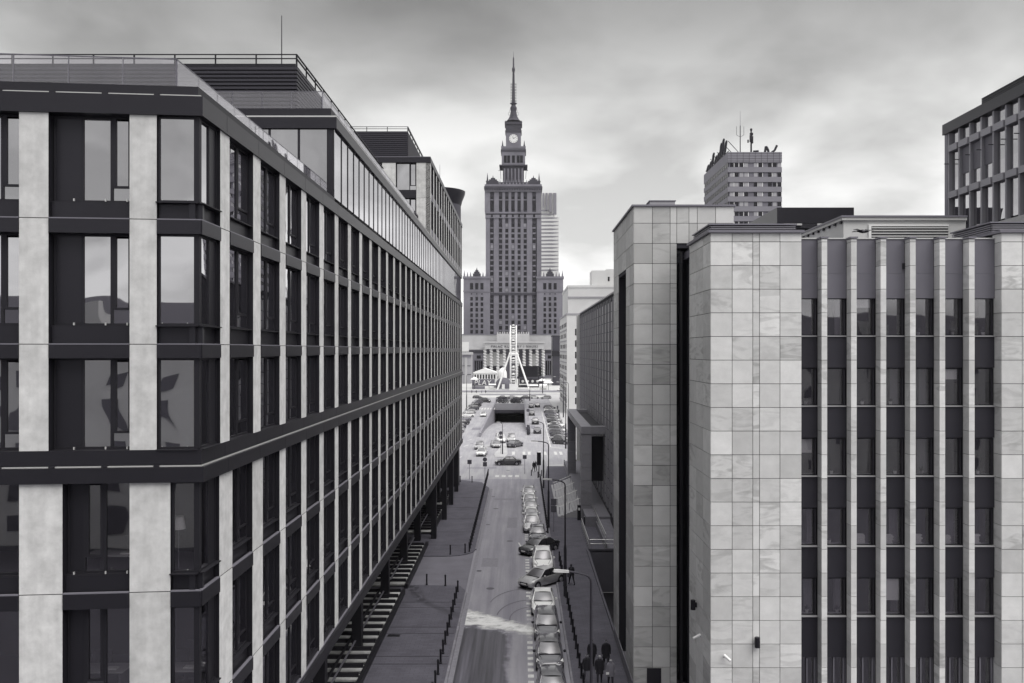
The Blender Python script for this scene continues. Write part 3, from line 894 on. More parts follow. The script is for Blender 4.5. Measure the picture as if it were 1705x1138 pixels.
slat_screen(-30, -11.0, 86.4, 120, 38.1, 41.7, ob)
# arcade: columns, recessed glazed ground storey, pale slabs painting skylight reflections under dark beams
for y in (36.5, 47.5, 58.4, 70.4, 81.6, 92.4, 103.5, 114.5):
    part('arcade_column', MB().box(-11.15, -10.5, y, y + .65, 0, 6.74), DMET2, ob)
for x, y in ((-9.5, 93.5), (-9.3, 104), (-9.3, 114), (-9.4, 124.6)):
    part('arcade_column', MB().box(x, x + .55, y, y + .6, 0.12, 6.74), DMET2, ob)
part('soffit', MB().box(-40, CX - .62, 24.6, E, 6.76, 6.98), DMET, ob)
part('arcade_wall', MB().box(-40, -13.2, 24.6, E - .2, 0, 6.74), DMET2, ob)
for k in range(33):
    y = 25 + k * 3.08
    put('glass_pane', boxmesh(2.9, 0.03, 6.1, GLASS_D), ob, (-13.1, y, 0.5), R_SIDE)
anx = thing('sunken_court', 'pale slabs painted as skylight reflections under dark cross beams below the office arcade', 'court', (-11.3, 70, 0))
CRT = mat('skylight_reflection', 0.62, 0.5, noise=0.35, nscale=1.6, rand=0.3)  # pale tone stands in for sky reflected in skylight glass
secs = [(40, 72.5), (74.0, 90.5), (95.5, 110.5), (113, 122)]
for a, b in secs:
    part('kerb', MB().box(-9.72, -9.46, a, b, 0.0, 0.5), DMET2, anx)
    y = a + .3
    while y < b - .8:
        put('beam', boxmesh(3.1, 0.20, 0.24, DMET2), anx, (-12.75, y, 0.62))
        put('reflection_slab', boxmesh(1.5, 1.05, 0.10, CRT), anx, (-12.7, y + .32, 0.16))
        put('reflection_slab', boxmesh(1.3, 1.05, 0.10, CRT), anx, (-11.1, y + .32, 0.22))
        y += 1.54
    part('runner', MB().box(-11.35, -11.2, a, b, .865, .96), DMET2, anx)
    part('runner', MB().box(-10.95, -10.85, a, b, .865, .92), GMET, anx)
# roof masts
part('roof_mast', MB().cyl((-12.4, 46, 34.4), (-12.4, 46, 37.3), .035, .02, 6), DMET2, ob)
part('roof_mast', MB().cyl((-9.9, 108, 38), (-9.9, 108, 42.5), .05, .02, 6), GMET, ob)
# round stair drum at the far end
rd = thing('roof_drum', 'dark round turret with flared cap behind the far end of the office block', 'turret', (-12.3, 131, 0))
part('drum_wall', MB().lathe([(3.4, 24), (3.4, 41.2), (3.4, 41.3)], (-12.3, 131, 0), 40), mat('drum_cladding', 0.06, 0.5, noise=.1), rd, True)
part('drum_cap', MB().lathe([(3.45, 41.3), (3.6, 41.9), (4.0, 42.9), (4.05, 43.3), (3.9, 43.35)], (-12.3, 131, 0), 40), DMET, rd, True)
part('drum_base', MB().lathe([(3.2, 0), (3.2, 24)], (-12.3, 131, 0), 40), DMET2, rd, True)
# ------------------------------------------------------------------ stone office building on the right
sb = thing('stone_office_building', 'marble clad office building with slender ribs between window columns, right foreground', 'building', (17, 46, 0))
TH = 1.158
def tile_grid(fac, cols, rows, owner, m, gap=0.028, depth=0.04, d=0.0, skip=None, name='stone_slab'):
    """cols, rows: edge positions; every slab is its own piece"""
    for a, b in zip(cols[:-1], cols[1:]):
        for c, e in zip(rows[:-1], rows[1:]):
            if skip and skip((a + b) / 2, (c + e) / 2): continue
            put(name, boxmesh(b - a - gap, depth, e - c - gap, m), owner, fac.at(a + gap / 2, c + gap / 2, d + random.uniform(-.004, .004)), fac.r)
Rz = [25.29 - TH * k for k in range(22)][::-1]
Rz = [z for z in Rz if z > 0.5]
Rz = [0.13] + Rz + [25.72]
FY = 43.5
# corner block
part('wall', MB().box(9.30, 13.70, FY + .04, 49.0, 0, 25.7), JOINT, sb)
fr_ = Facade(0, FY, 0.0)
ccol = [9.26, 10.32, 11.33, 11.66, 12.66, 13.72]
tile_grid(fr_, ccol, Rz, sb, MARB)
flank = Facade(9.26, 0, -pi / 2)       # outward -x: u runs towards -y
tile_grid(flank, [-48.95, -47.1, -45.3, -43.52], Rz, sb, MARB)
part('coping', MB().box(9.12, 13.82, FY - .14, 49.0, 25.73, 25.86), GMET, sb)
part('roof', MB().box(9.4, 26, FY + 1.2, 58, 25.2, 25.6), ROOFM, sb)
part('wall_return', MB().box(13.70, 13.72, FY + .05, 44.3, 0, 25.7), JOINT, sb)
# recessed window section: ribs, panels, windows
WX0 = 13.72
ribs = [14.70 + 1.443 * k for k in range(6)]
GY = 44.12
PILZ = [z for z in Rz if z < 25.5] + [25.45]
part('wall', MB().box(WX0, 23.5, GY + 1.6, 46.4, 0, 25.4), INTER, sb)
for k, x in enumerate(ribs):
    for c, e in zip(PILZ[:-1], PILZ[1:]):
        put('rib_block', boxmesh(0.27, 0.60, e - c - .022, MARB), sb, (x, FY + random.uniform(-.003, .003), c + .011))
    part('rib_core', MB().box(x + .02, x + .25, FY + .03, GY + .3, 0, 25.4), JOINT, sb)
    part('rib_cap', MB().box(x - .05, x + .32, FY - .06, FY + .62, 25.46, 25.54), GMET, sb)
edges = [(WX0, ribs[0])] + [(a + .27, b) for a, b in zip(ribs[:-1], ribs[1:])] + [(ribs[-1] + .27, 23.5)]
STO = 3.474
pots = []
for j, (x0, x1) in enumerate(edges):
    w = x1 - x0 - .02; xa = x0 + .01
    put('fascia_panel', boxmesh(w, .06, 1.22, PANELG), sb, (xa, GY - .02, 22.56))
    put('fascia_panel', boxmesh(w, .06, 1.70, PANELG), sb, (xa, GY, 23.79))
    part('fascia_cap', MB().box(xa, xa + w, GY - .05, GY + .3, 25.50, 25.56), LMET, sb)
    for r in range(6):
        top = 22.56 - STO * r; sill = top - 1.88
        if r == 5: top, sill = 4.75, 2.3
        h = top - sill - .04
        fm = MB(); t = .04
        wv = w - .15
        fm.box(0, w, .10, .20, h - t, h).box(0, w, .10, .20, 0, t).box(0, t, .10, .20, t, h - t).box(w - t, w, .10, .20, t, h - t)
        fm.box(wv, wv + .06, .08, .20, t + .001, h - t - .001)
        if r == 5: fm.box(w * .45, w * .45 + .07, .07, .18, t + .001, h - t - .001)
        wo = put('window', fm.mesh('window', DMET2 if r < 5 else GMET), sb, (xa, GY, sill + .04))
        put('glass_pane', boxmesh(wv - t - .004, .015, h - 2 * t - .004, GLASS_R), wo, (t + .002, .15, t + .002), local=True)
        put('vent_panel', boxmesh(w - t - wv - .066, .03, h - 2 * t - .004, mat('grey_vent_panel', .10, .5)), wo, (wv + .063, .13, t + .002), local=True)
        put('window_sill', boxmesh(w, .20, .05, SILL), sb, (xa, GY - .10, sill - .02))
        put('sill_shelf', boxmesh(w, .34, .03, mat('inner_shelf', .3, .6)), sb, (xa, GY + .24, sill + .02))
        if r < 5:
            hs = 1.52 if r < 4 else 2.0
            put('spandrel_panel', boxmesh(w, .05, hs, PANELD), sb, (xa, GY + .01, sill - .04 - hs))
        if (r, j) in ((4, 3), (1, 5), (2, 0), (0, 2)):
            bh = h * {(4, 3): .62, (1, 5): .3, (2, 0): .4, (0, 2): .25}[(r, j)]
            put('roller_blind', boxmesh(wv - .1, .015, bh, mat('blind_cloth', .6, .8)), sb, (xa + .05, GY + .2, sill + .04 + h - bh))
        rr = random.random()
        if rr < .55 and r < 5:
            cw = random.uniform(.25, .55) * w
            put('curtain', boxmesh(cw, .03, h, INTERL), sb, (xa + (w - cw if rr < .3 else 0), GY + .75, sill + .05))
        pots.append((xa, w, sill + .05, r, j))
    part('mullion_shadow_gap', MB().box(x0, x0 + .008, GY + .02, GY + .1, 2, 22), JOINT, sb)
# block to the right of the windows
part('wall', MB().box(23.54, 33, FY + .04, 49.0, 0, 25.7), JOINT, sb)
tile_grid(fr_, [23.50, 24.52, 25.55, 25.9, 26.95, 28.0], Rz, sb, MARB)
tile_grid(Facade(23.50, 0, -pi / 2), [-44.35, -43.52], Rz, sb, MARB)
part('coping', MB().box(23.36, 33, FY - .14, 49.0, 25.73, 25.86), GMET, sb)
part('vent_grille', MB().box(18.9, 19.22, GY - .06, GY - .021, 24.0, 24.3), BLACK, sb)
# louvred plant boxes on the roof
def louvre_box(x0, x1, y0, y1, z0, z1, owner, n, m=DMET):
    r = part('plant_box', MB().box(x0 + .1, x1 - .1, y0 + .1, y1 - .1, z0, z1 - .05), DMET2, owner)
    p = (z1 - z0) / n
    for k in range(n):
        put('louvre_blade', boxmesh(x1 - x0, .09, p * .5, m), r, (x0, y0, z0 + k * p))
        put('louvre_blade', boxmesh(y1 - y0, .09, p * .5, m), r, (x0, y1, z0 + k * p), -pi / 2)
    part('box_lid', MB().box(x0 - .06, x1 + .06, y0 - .06, y1 + .06, z1 + .01, z1 + .08), DMET2, r) if False else put('box_lid', boxmesh(x1 - x0 + .12, y1 - y0 + .12, .07, GMET), r, (x0 - .06, y0 - .06, z1 + .01))
louvre_box(9.75, 14.2, 46.0, 50.4, 25.9, 26.45, sb, 6, mat('grey_louvre', .24, .5))
louvre_box(24.3, 31, 46.0, 50.2, 25.9, 26.55, sb, 6, MATS['grey_louvre'])
# wall lamps and cameras
for x, y, r_, nm in ((11.5, 43.5, 0, 'front'), (9.26, 46.9, -pi / 2, 'flank')):
    o = thing('wall_lamp', 'black cylindrical wall lamp on the ' + ('front of the marble corner block' if nm == 'front' else 'street side of the marble corner block'), 'wall lamp', (x, y, 5.75 if nm == 'front' else 6.55), r_)
    put('lamp_body', MB().cyl((0, -.2, -.25), (0, -.2, .25), .13, .13, 14).mesh('lamp_body', BLACK, True), o, (0, 0, 0), local=True)
    put('wall_plate', MB().box(-.07, .07, -.1, 0, -.12, .12).mesh('wall_plate', BLACK), o, (0, 0, 0), local=True)
for x, y, r_, z, lab in ((9.9, 43.48, radians(35), 5.1, 'white security camera on the front of the marble corner block'), (9.24, 46.0, radians(-75), 5.3, 'white security camera on the street side of the marble corner block')):
    o = thing('security_camera', lab, 'camera', (x, y, z), 0)
    put('camera_body', MB().cyl((0, -.12, 0), (.42 * sin(r_), -.12 - .42 * cos(r_), -.16), .075, .065, 10).mesh('camera_body', WHITEP, True), o, (0, 0, 0), local=True)
    put('bracket', MB().tube([(0, 0, -.12), (0, -.1, -.1), (0, -.13, -.03)], .03).mesh('bracket', GMET), o, (0, 0, 0), local=True)
# things on the window shelves
POTM = [mat('pale_pot', .62, .5), mat('grey_pot', .35, .5), mat('paper_stack', .5, .8)]
LEAF = mat('pot_plant_leaf', .06, .6, rand=.3)
names = {0: 'top', 1: 'second', 2: 'third', 3: 'fourth', 4: 'fifth'}
cols = ['first', 'second', 'third', 'fourth', 'fifth', 'sixth', 'seventh']
rng = random.Random(11)
stuffed = {(0, 4), (0, 5), (0, 6), (1, 0), (1, 2), (1, 3), (2, 1), (2, 3), (2, 4), (2, 6), (3, 1), (4, 1), (4, 0)}
papers = {(3, 2), (3, 3), (3, 4), (3, 5), (3, 6)}
for xa, w, z, r, j in pots:
    if (r, j) in papers:
        o = thing('paper_stack', 'pile of papers in the %s window from the left, %s row down' % (cols[j], names[r]), 'papers', (xa + .3, GY + .4, z))
        g = MB(); zz = 0
        for k in range(6):
            hh = rng.uniform(.05, .11); dx = rng.uniform(-.05, .05)
            g.box(dx, .42 + dx, -.1, .12, zz, zz + hh - .012); zz += hh
        put('paper_bundle', g.mesh('paper_bundle', POTM[2]), o, (0, 0, 0), local=True)
    elif (r, j) in stuffed:
        o = thing('pot_plant', 'potted plant behind the %s window from the left, %s row down' % (cols[j], names[r]), 'pot plant', (xa + rng.uniform(.35, .75) * w, GY + .4, z))
        put('pot', MB().lathe([(.06, 0), (.085, .14), (.095, .16), (.09, .16)], n=12).mesh('pot', POTM[rng.randrange(2)], True), o, (0, 0, 0), local=True)
        g = MB()
        for k in range(26):
            a = rng.uniform(0, 6.28); l = rng.uniform(.1, .3); e = rng.uniform(.4, 1.4)
            p = Vector((cos(a) * cos(e) * l, sin(a) * cos(e) * l * .5, .15 + sin(e) * l)); q = Vector((-sin(a), cos(a), 0)) * .03
            g.add([(0, 0, .15), p * .6 + q + Vector((0, 0, .06)), p, p * .6 - q + Vector((0, 0, .06))], [(0, 1, 2, 3)])
        put('leaves', g.mesh('leaves', LEAF), o, (0, 0, 0), local=True)

# ------------------------------------------------------------------ stone wing with the tall slots
sw = thing('stone_wing', 'tall marble clad wing with a dark vertical slot facing the street', 'building', (9, 56, 0))
WY = 51.0
WZ = [28.22 - 0.95] + [27.27 - TH * k for k in range(1, 24)]
WZ = sorted([z for z in WZ if z > .4] + [0.12, 28.22])
wf = Facade(0, WY, 0.0)
slot = lambda u, z: 8.9 < u < 9.62 and z < 25.7
door = lambda u, z: 7.2 < u < 8.05 and z < 1.6
part('wall', MB().box(6.48, 8.92, WY + .05, 54.9, 0, 28.2).box(8.92, 12.2, WY + .05, 54.9, 25.85, 28.2).box(9.60, 12.2, WY + .05, 54.9, 0, 25.85).box(8.92, 9.6, 52.2, 54.9, 0, 25.85), JOINT, sw)
tile_grid(wf, [6.46, 7.52, 8.54, 8.92], WZ, sw, MARB2)
tile_grid(wf, [8.92, 9.62], [z for z in WZ if z > 25.5], sw, MARB2)
tile_grid(wf, [9.62, 10.1, 11.15, 12.2], [z for z in WZ], sw, MARB2)
put('slot_glazing', boxmesh(.28, .05, 25.6, GLASS_D), sw, (8.94, WY + .45, .15))
put('slot_glazing', boxmesh(.30, .05, 25.2, GLASS_D), sw, (9.28, WY + .3, .15))
put('slot_fin', boxmesh(.05, .5, 25.5, DMET2), sw, (9.225, WY + .1, .15))
wfl = Facade(6.44, 0, -pi / 2)
tile_grid(wfl, [-54.7, -52.9, -51.02], WZ, sw, MARB2)
tile_grid(wfl, [-62.0, -60.2, -59.0], [z for z in WZ], sw, MARB2)
tile_grid(wfl, [-59.0, -56.8, -54.7], [z for z in WZ if z > 24.0], sw, MARB2)
part('wall', MB().box(6.48, 7.1, 59.02, 61.98, 0, 28.2).box(6.48, 7.1, 54.9, 59.02, 24.75, 28.2), JOINT, sw)
part('slot_back', MB().box(7.05, 7.09, 57.0, 59.0, .1, 24.7), DMET2, sw)
part('coping', MB().box(6.34, 12.3, WY - .1, 55.0, 28.225, 28.33).box(6.34, 7.2, 55.0, 62.1, 28.225, 28.33), GMET, sw)
part('service_door', MB().box(7.2, 8.02, WY - .06, WY - .008, .12, 1.75), DMET, sw)
part('base_plinth', MB().box(6.4, 6.455, 51.3, 61.5, .13, .9), mat('plinth_stone', .2, .7, noise=.1), sw)
part('roof_box', MB().box(7.6, 9.2, 57, 60, 28.34, 29.1), GREYW, sw) if False else None
rb = thing('roof_vent', 'small pale box on the roof of the marble wing', 'roof vent', (8.4, 53.5, 28.34))
put('vent_housing', MB().box(-.75, .75, -.6, .6, 0, .5).mesh('vent_housing', GREYW), rb, (0, 0, 0), local=True)
put('vent_lid', MB().box(-.8, .8, -.65, .65, .51, .56).mesh('vent_lid', GMET), rb, (0, 0, 0), local=True)

# ------------------------------------------------------------------ grid-front building further along
gb = thing('grid_front_building', 'long grey building with a fine grid of narrow panels, beyond the marble wing', 'building', (14, 110, 0))
GX, GY0, GY1, GZ = 10.0, 70.0, 152.0, 26.2
part('wall', MB().box(GX + .06, 30, 62.5, GY1, -4, GZ - .1), JOINT, gb)
part('roof_cap', MB().box(GX - .08, 30, 62.4, GY1 + .1, GZ - .09, GZ + .1), GMET, gb)
GP = mat('grid_panel', .24, .4, noise=.08, nscale=.7, rand=.22)
gf = Facade(GX, 0, -pi / 2)
gy = GY0
k = 0
GR = mat('grid_fin', .30, .5)
gy = 86.0
while gy < GY1 - .5:
    wv = 1.35 if k % 2 else 2.3
    for r in range(7):
        put('facade_panel', boxmesh(wv - .09, .05, 3.33, GP), gb, gf.at(-gy - wv + .04, 1.9 + r * 3.36, 0.0), gf.r)
    put('facade_fin', boxmesh(.09, .12, 24.0, GR), gb, gf.at(-gy - .05, 1.75, -.10), gf.r)
    gy += wv; k += 1
for r in range(22):
    put('floor_line', boxmesh(GY1 - 86, .06, .07, JOINT), gb, gf.at(-GY1, 1.82 + r * 1.12, -.015), gf.r)
part('end_fin', MB().box(GX - .55, GX + .3, GY1 + .02, GY1 + .5, 0, GZ - .2), WHITEW, gb)
# raised terrace, entrance frame, stairs, ramp
part('terrace', MB().box(7.25, GX + .05, 100, 150, 0.12, 1.25), mat('terrace_stone', .2, .8, noise=.12, world_co=True), gb)
en = thing('entrance_portico', 'stone clad entrance frame of square pillars at the head of the steps', 'portico', (7.9, 120, 0))
PST = mat('portico_stone', .27, .6, noise=.08, rand=.12, wave=.15)
for yy in (105.0, 135.0):
    zz = .12
    while zz < 10.0:
        h = min(1.5, 10.05 - zz)
        put('stone_block', boxmesh(1.25, 1.15, h - .03, PST), en, (7.05, yy, zz)); zz += 1.5
part('beam', MB().box(7.05, 8.3, 104.9, 136.2, 10.07, 10.95), PST, en)
part('beam', MB().box(8.32, 9.98, 104.9, 106.1, 10.07, 10.95), PST, en)
part('beam', MB().box(8.32, 9.98, 135.0, 136.2, 10.07, 10.95), PST, en)
part('canopy', MB().box(8.32, 9.98, 106.12, 134.98, 10.3, 10.5), DMET2, en)
bn = thing('banner', 'black hanging banner beside the entrance pillar', 'banner', (9.05, 106.5, 4))
put('cloth', MB().box(-.72, .72, -.03, .03, 0.3, 5.6).mesh('cloth', BLACK), bn, (0, 0, 0), local=True)
put('rod', MB().cyl((-.8, 0, 5.62), (.8, 0, 5.62), .04).mesh('rod', GMET), bn, (0, 0, 0), local=True)
st = thing('staircase', 'broad pale stone steps climbing from the pavement to the entrance', 'steps', (5.7, 117, .12))
NS = 8
for k in range(NS):
    put('step', boxmesh((NS - k) * .36, 24.8 - .0, .138, mat('step_stone', .36, .75, noise=.12, nscale=.5, rand=.06)), st, (4.35 + k * .36, 105.4, .121 + k * .14))
for q, yy in enumerate((107.0, 113.0, 119.5, 126.5)):
    ords = ['nearest', 'second', 'third', 'farthest']
    o = thing('handrail', '%s of the four steel handrails on the pale entrance steps' % ords[q], 'handrail', (4.5, yy, .12), group='handrails on the entrance steps')
    put('rail', MB().tube([(0, 0, .95), (2.6, 0, 2.05)], .04).mesh('rail', STEEL), o, (0, 0, 0), local=True)
    for x in (0.1, 1.3, 2.5):
        z = .14 * min(NS, int((x + .1) / .36) + 1)
        put('post', MB().cyl((x, 0, z * .9), (x, 0, .95 + x / 2.6 * 1.1), .03).mesh('post', GMET), o, (0, 0, 0), local=True)
# access ramp with steel railings
rp = thing('access_ramp', 'paved wheelchair ramp between steel railings beside the light well', 'ramp', (8.5, 96, 0))
part('deck', MB().add([(8.55, 88.4, .14), (9.96, 88.4, .14), (9.96, 104, 1.24), (8.55, 104, 1.24), (8.55, 88.4, 0.1), (9.96, 88.4, .1), (9.96, 104, .1), (8.55, 104, .1)],
     [(0, 1, 2, 3), (0, 4, 5, 1), (3, 7, 4, 0), (1, 5, 6, 2), (2, 6, 7, 3)]), mat('ramp_paving', .19, .8, noise=.2, nscale=1.4, world_co=True), rp)
part('side_wall', MB().box(8.38, 8.54, 88.4, 104, .12, .75), RW, rp)
def railing(label, pts, h, nb, group=None):
    o = thing('railing', label, 'railing', pts[0], group=group)
    p0 = Vector(pts[0])
    P = [Vector(p) - p0 for p in pts]
    up = Vector((0, 0, h))
    put('top_rail', MB().tube([p + up for p in P], .035).mesh('top_rail', STEEL), o, (0, 0, 0), local=True)
    put('mid_rail', MB().tube([p + up * .55 for p in P], .02).mesh('mid_rail', STEEL), o, (0, 0, 0), local=True)
    me = MB().cyl((0, 0, 0), (0, 0, h), .025).mesh('post', STEEL)
    for a, b in zip(P[:-1], P[1:]):
        n = max(1, int((b - a).length / nb))
        for k in range(n + 1): put('post', me, o, a + (b - a) * (k / n), local=True)
    return o
railing('steel railing along the street edge of the light well forecourt', [(6.75, 99.5, .12), (6.72, 88.3, .12)], 1.0, 1.1)
railing('steel railing across the end of the light well', [(6.8, 88.1, .30), (9.9, 88.1, .30)], .9, 1.5)
railing('steel railing along the inner side of the ramp', [(8.46, 103.5, .75), (8.46, 88.7, .75)], .85, 1.4)
tk = thing('parking_meter', 'dark slim ticket pillar at the foot of the entrance steps', 'ticket machine', (6.75, 103.9, .12))
put('cabinet', MB().box(-.2, .2, -.15, .15, 0, 1.75).mesh('cabinet', BLACK, bevel=.02), tk, (0, 0, 0), local=True)
put('display', MB().box(-.12, .12, -.165, -.151, 1.15, 1.45).mesh('display', PLATE), tk, (0, 0, 0), local=True)
bt = thing('waste_bin', 'small dark waste bin near the ramp', 'bin', (7.4, 101.3, .12))
put('bin_body', MB().lathe([(.25, 0), (.3, .8), (.28, .85)], n=14).mesh('bin_body', DMET, True), bt, (0, 0, 0), local=True)
put('bin_rim', MB().lathe([(.31, .84), (.31, .9), (.2, .92)], n=14).mesh('bin_rim', GMET, True), bt, (0, 0, 0), local=True)

# ------------------------------------------------------------------ white buildings behind
wb = thing('white_corner_building', 'white rendered building with rows of small windows beyond the parked cars', 'building', (20, 300, 0))
part('wall', MB().box(14.3, 40, 279, 330, 0, 31), WHITEW, wb)
part('roof_cap', MB().box(14.1, 40, 278.8, 330, 31.01, 31.5), GREYW, wb)
wbf = Facade(14.3, 0, -pi / 2)
for r in range(8):
    for k in range(12):
        put('window', boxmesh(2.6, .10, 1.35, TWIN if (k * 7 + r * 3) % 5 else SILL), wb, wbf.at(-328 + k * 4.05, 3.2 + r * 3.45, -.06), wbf.r)
    put('string_course', boxmesh(50, .25, .35, GREYW), wb, wbf.at(-329.5, 2.0 + r * 3.45, -.2), wbf.r)
for r in range(7): put('window', boxmesh(.7, .1, 2.0, TWIN), wb, (16.9, 278.92, 3 + r * 3.6))
wt = thing('white_roof_block', 'pale stepped rooftop block rising behind the grid front building', 'building', (26, 300, 0))
part('wall', MB().box(15.8, 60, 300, 340, 0, 41.0), WHITEW, wt)
part('parapet', MB().box(15.6, 60, 299.8, 340, 41.02, 41.8), WHITEW, wt)
part('stair_tower', MB().box(24.0, 29.0, 302, 312, 41.8, 47.0), WHITEW, wt)
part('upper_storey', MB().box(29.02, 60, 304, 330, 41.8, 47.6), WHITEW, wt)
part('string_course', MB().box(15.7, 60, 299.6, 299.98, 37.6, 38.0), GREYW, wt)
part('window', MB().box(29.6, 30.2, 303.9, 304.0, 43.5, 45), TWIN, wt)
# building with louvres and sloping eaves behind the stone office roof
lb = thing('pale_gabled_building', 'pale rooftop building with a wide louvre and jutting eaves behind the ribbed facade', 'building', (26, 66, 0))
part('wall', MB().box(21.75, 30, 60, 76, 20, 28.72), WHITEW, lb)
part('eaves', MB().box(21.6, 30, 59.82, 76.4, 28.73, 28.93), mat('pale_eaves', .5, .6), lb)
part('eaves_edge', MB().box(21.55, 30, 59.76, 76.4, 28.931, 29.05), GMET, lb)
for k in range(14): put('bracket', boxmesh(.12, .25, .14, DMET2), lb, (21.62, 60.2 + k * 1.15, 28.56))
for k in range(7): put('louvre_blade', boxmesh(5.2, .14, .09, MATS['pale_eaves']), lb, (23.6, 59.85, 27.05 + k * .19))
part('louvre_frame', MB().box(23.4, 23.58, 59.86, 59.99, 26.8, 28.45).box(23.58, 28.8, 59.86, 59.99, 28.34, 28.45), WHITEP, lb)
part('louvre_back', MB().box(23.6, 28.8, 59.97, 59.995, 26.8, 28.33), BLACK, lb)
db = thing('dark_roof_building', 'dark roofed building with slanted side behind the marble roofs', 'building', (29, 92, 0))
part('wall', MB().box(24.9, 33.5, 86, 100, 20, 31.6), mat('dark_brick', .10, .8, noise=.1), db)
part('roof', MB().box(24.6, 32.0, 85.5, 100.5, 32.2, 33.7), DMET, db)
part('lower_eaves', MB().box(24.6, 40, 85.4, 100.5, 31.7, 32.15), DMET2, db)
part('strip_light', MB().box(25.2, 26.9, 85.2, 85.38, 31.95, 32.12).box(28.4, 30.2, 85.2, 85.38, 31.95, 32.12), LMET, db)
for k in range(6): part('window', MB().box(25.6 + k * 1.45, 26.7 + k * 1.45, 85.9, 86.0, 29.2, 31.2), GLASS_D, db)
# modern block at the right edge
mbld = thing('modern_block', 'modern office block with dark metal grid and tall windows at the upper right', 'building', (45, 64, 0))
MX, MY1, MZ = 35.0, 73.5, 38.6
part('wall', MB().box(MX + .5, 70, 40, MY1, 0, 38.0), DMET2, mbld)
part('cornice', MB().box(MX - .15, 70, 40, MY1 + .1, 37.75, MZ), DMET, mbld)
part('base_wall', MB().box(MX - .1, 70, 40, MY1 + .05, 0, 29.4), mat('base_stone', .42, .8, noise=.1, world_co=True), mbld)
part('corner_pier', MB().box(MX, MX + .5, MY1 - .5, MY1, 29.4, 37.75), GMET, mbld)
mf = Facade(MX, 0, -pi / 2)
for k in range(17):
    y = MY1 - .55 - k * 1.72
    for z0, h in ((29.6, 2.75), (34.0, 2.1), (36.75, .95)):
        o = put('window', boxmesh(1.3, .06, h, GLASS if (k + int(z0)) % 4 else GLASS_P), mbld, mf.at(-y + .30, z0, .25), mf.r)
    z0 = 32.9
    put('window', boxmesh(1.3, .06, 1.1, GLASS_P), mbld, mf.at(-y + .30, 33.0 - .1, .25), mf.r)
    put('pier', boxmesh(.20, .35, 8.3, mat('grey_pier', .26, .5)), mbld, mf.at(-y + .02, 29.42, 0), mf.r)
    for z in (32.35, 36.15):
        put('box_panel', boxmesh(1.45, .5, .52, MATS['grey_pier'], .01), mbld, mf.at(-y + .235, z, -.12), mf.r)
    if 1 <= k <= 3: put('screen_panel', boxmesh(1.28, .04, 2.08, mat('perforated_screen', .10, .5)), mbld, mf.at(-y + .31, 34.01, .18), mf.r)
    put('lamp_bracket', boxmesh(.05, .35, .06, DMET2), mbld, mf.at(-y + .1, 35.2, -.35), mf.r)
slat = None
r_ = part('plant_screen', MB().box(MX + 1.6, 60, 45, 70.5, MZ, 39.95), DMET2, mbld)
for k in range(8):
    put('slat', boxmesh(25.5, .05, .09, DMET), r_, mf.at(-70.5, MZ + .1 + k * .165, 1.5), mf.r)
    put('slat', boxmesh(15, .05, .09, DMET), r_, (MX + 1.6, 70.6, MZ + .1 + k * .165))
# crow
cr = thing('flying_crow', 'black crow gliding above the ribbed facade', 'bird', (12.1, 31.5, 24.2), radians(12))
g = MB().lathe([(.005, -.22), (.05, -.14), (.075, -.02), (.06, .1), (.04, .17), (.02, .22), (.004, .27)], n=10)
g.v = [(z * 1.0, x, y * .9) for x, y, z in g.v]
put('body', g.mesh('body', BLACK, True), cr, (0, 0, 0), local=True)
for s in (-1, 1):
    g = MB().add([(.10, 0, .02), (.08, s * .22, .10), (.03, s * .45, .06), (-.06, s * .50, .03), (-.10, s * .3, .05), (-.12, s * .1, .02)], [(0, 1, 2, 3, 4, 5)])
    q = MB(); q.add([(y * .8, x, z) for x, y, z in g.v] + [(y * .8, x, z - .012) for x, y, z in g.v], [(0, 1, 2, 3, 4, 5), (11, 10, 9, 8, 7, 6)] + [(i, i + 6, (i + 1) % 6 + 6, (i + 1) % 6) for i in range(6)])
    put('wing', q.mesh('wing', BLACK), cr, (0, 0, 0), local=True)
put('tail', MB().prism([(-.38, -.07), (-.2, -.02), (-.2, .02), (-.38, .07)], -.01, .01).mesh('tail', BLACK), cr, (0, 0, -.02), local=True)

# ------------------------------------------------------------------ apartment tower with roof sign
at_ = thing('apartment_tower', 'grey high-rise block of flats with banded floors and a roof sign', 'building', (70, 280, 0))
AX0, AX1, AY0, AY1, AZ = 61.6, 77.7, 265.0, 300.0, 79.0
AP = mat('flats_cladding', .16, .8, noise=.12, nscale=.15, world_co=True)
AB = mat('flats_band', .21, .8, noise=.1, nscale=.2, world_co=True)
part('wall', MB().box(AX0 + .3, AX1 - .1, AY0 + .3, AY1, 0, AZ - .3), AP, at_)
part('parapet', MB().box(AX0, AX1, AY0, AY1, AZ - 3.1, AZ), AB, at_)
for k in range(4): put('parapet_joint', boxmesh(AX1 - AX0 + .1, .05, .08, JOINT), at_, (AX0 - .05, AY0 - .03, AZ - 2.7 + k * .75))
for k in range(9): put('parapet_joint', boxmesh(.09, .05, 3.0, JOINT), at_, (AX0 + .9 + k * 1.8, AY0 - .025, AZ - 3.05))
rg = random.Random(4)
af = Facade(AX0, 0, -pi / 2)
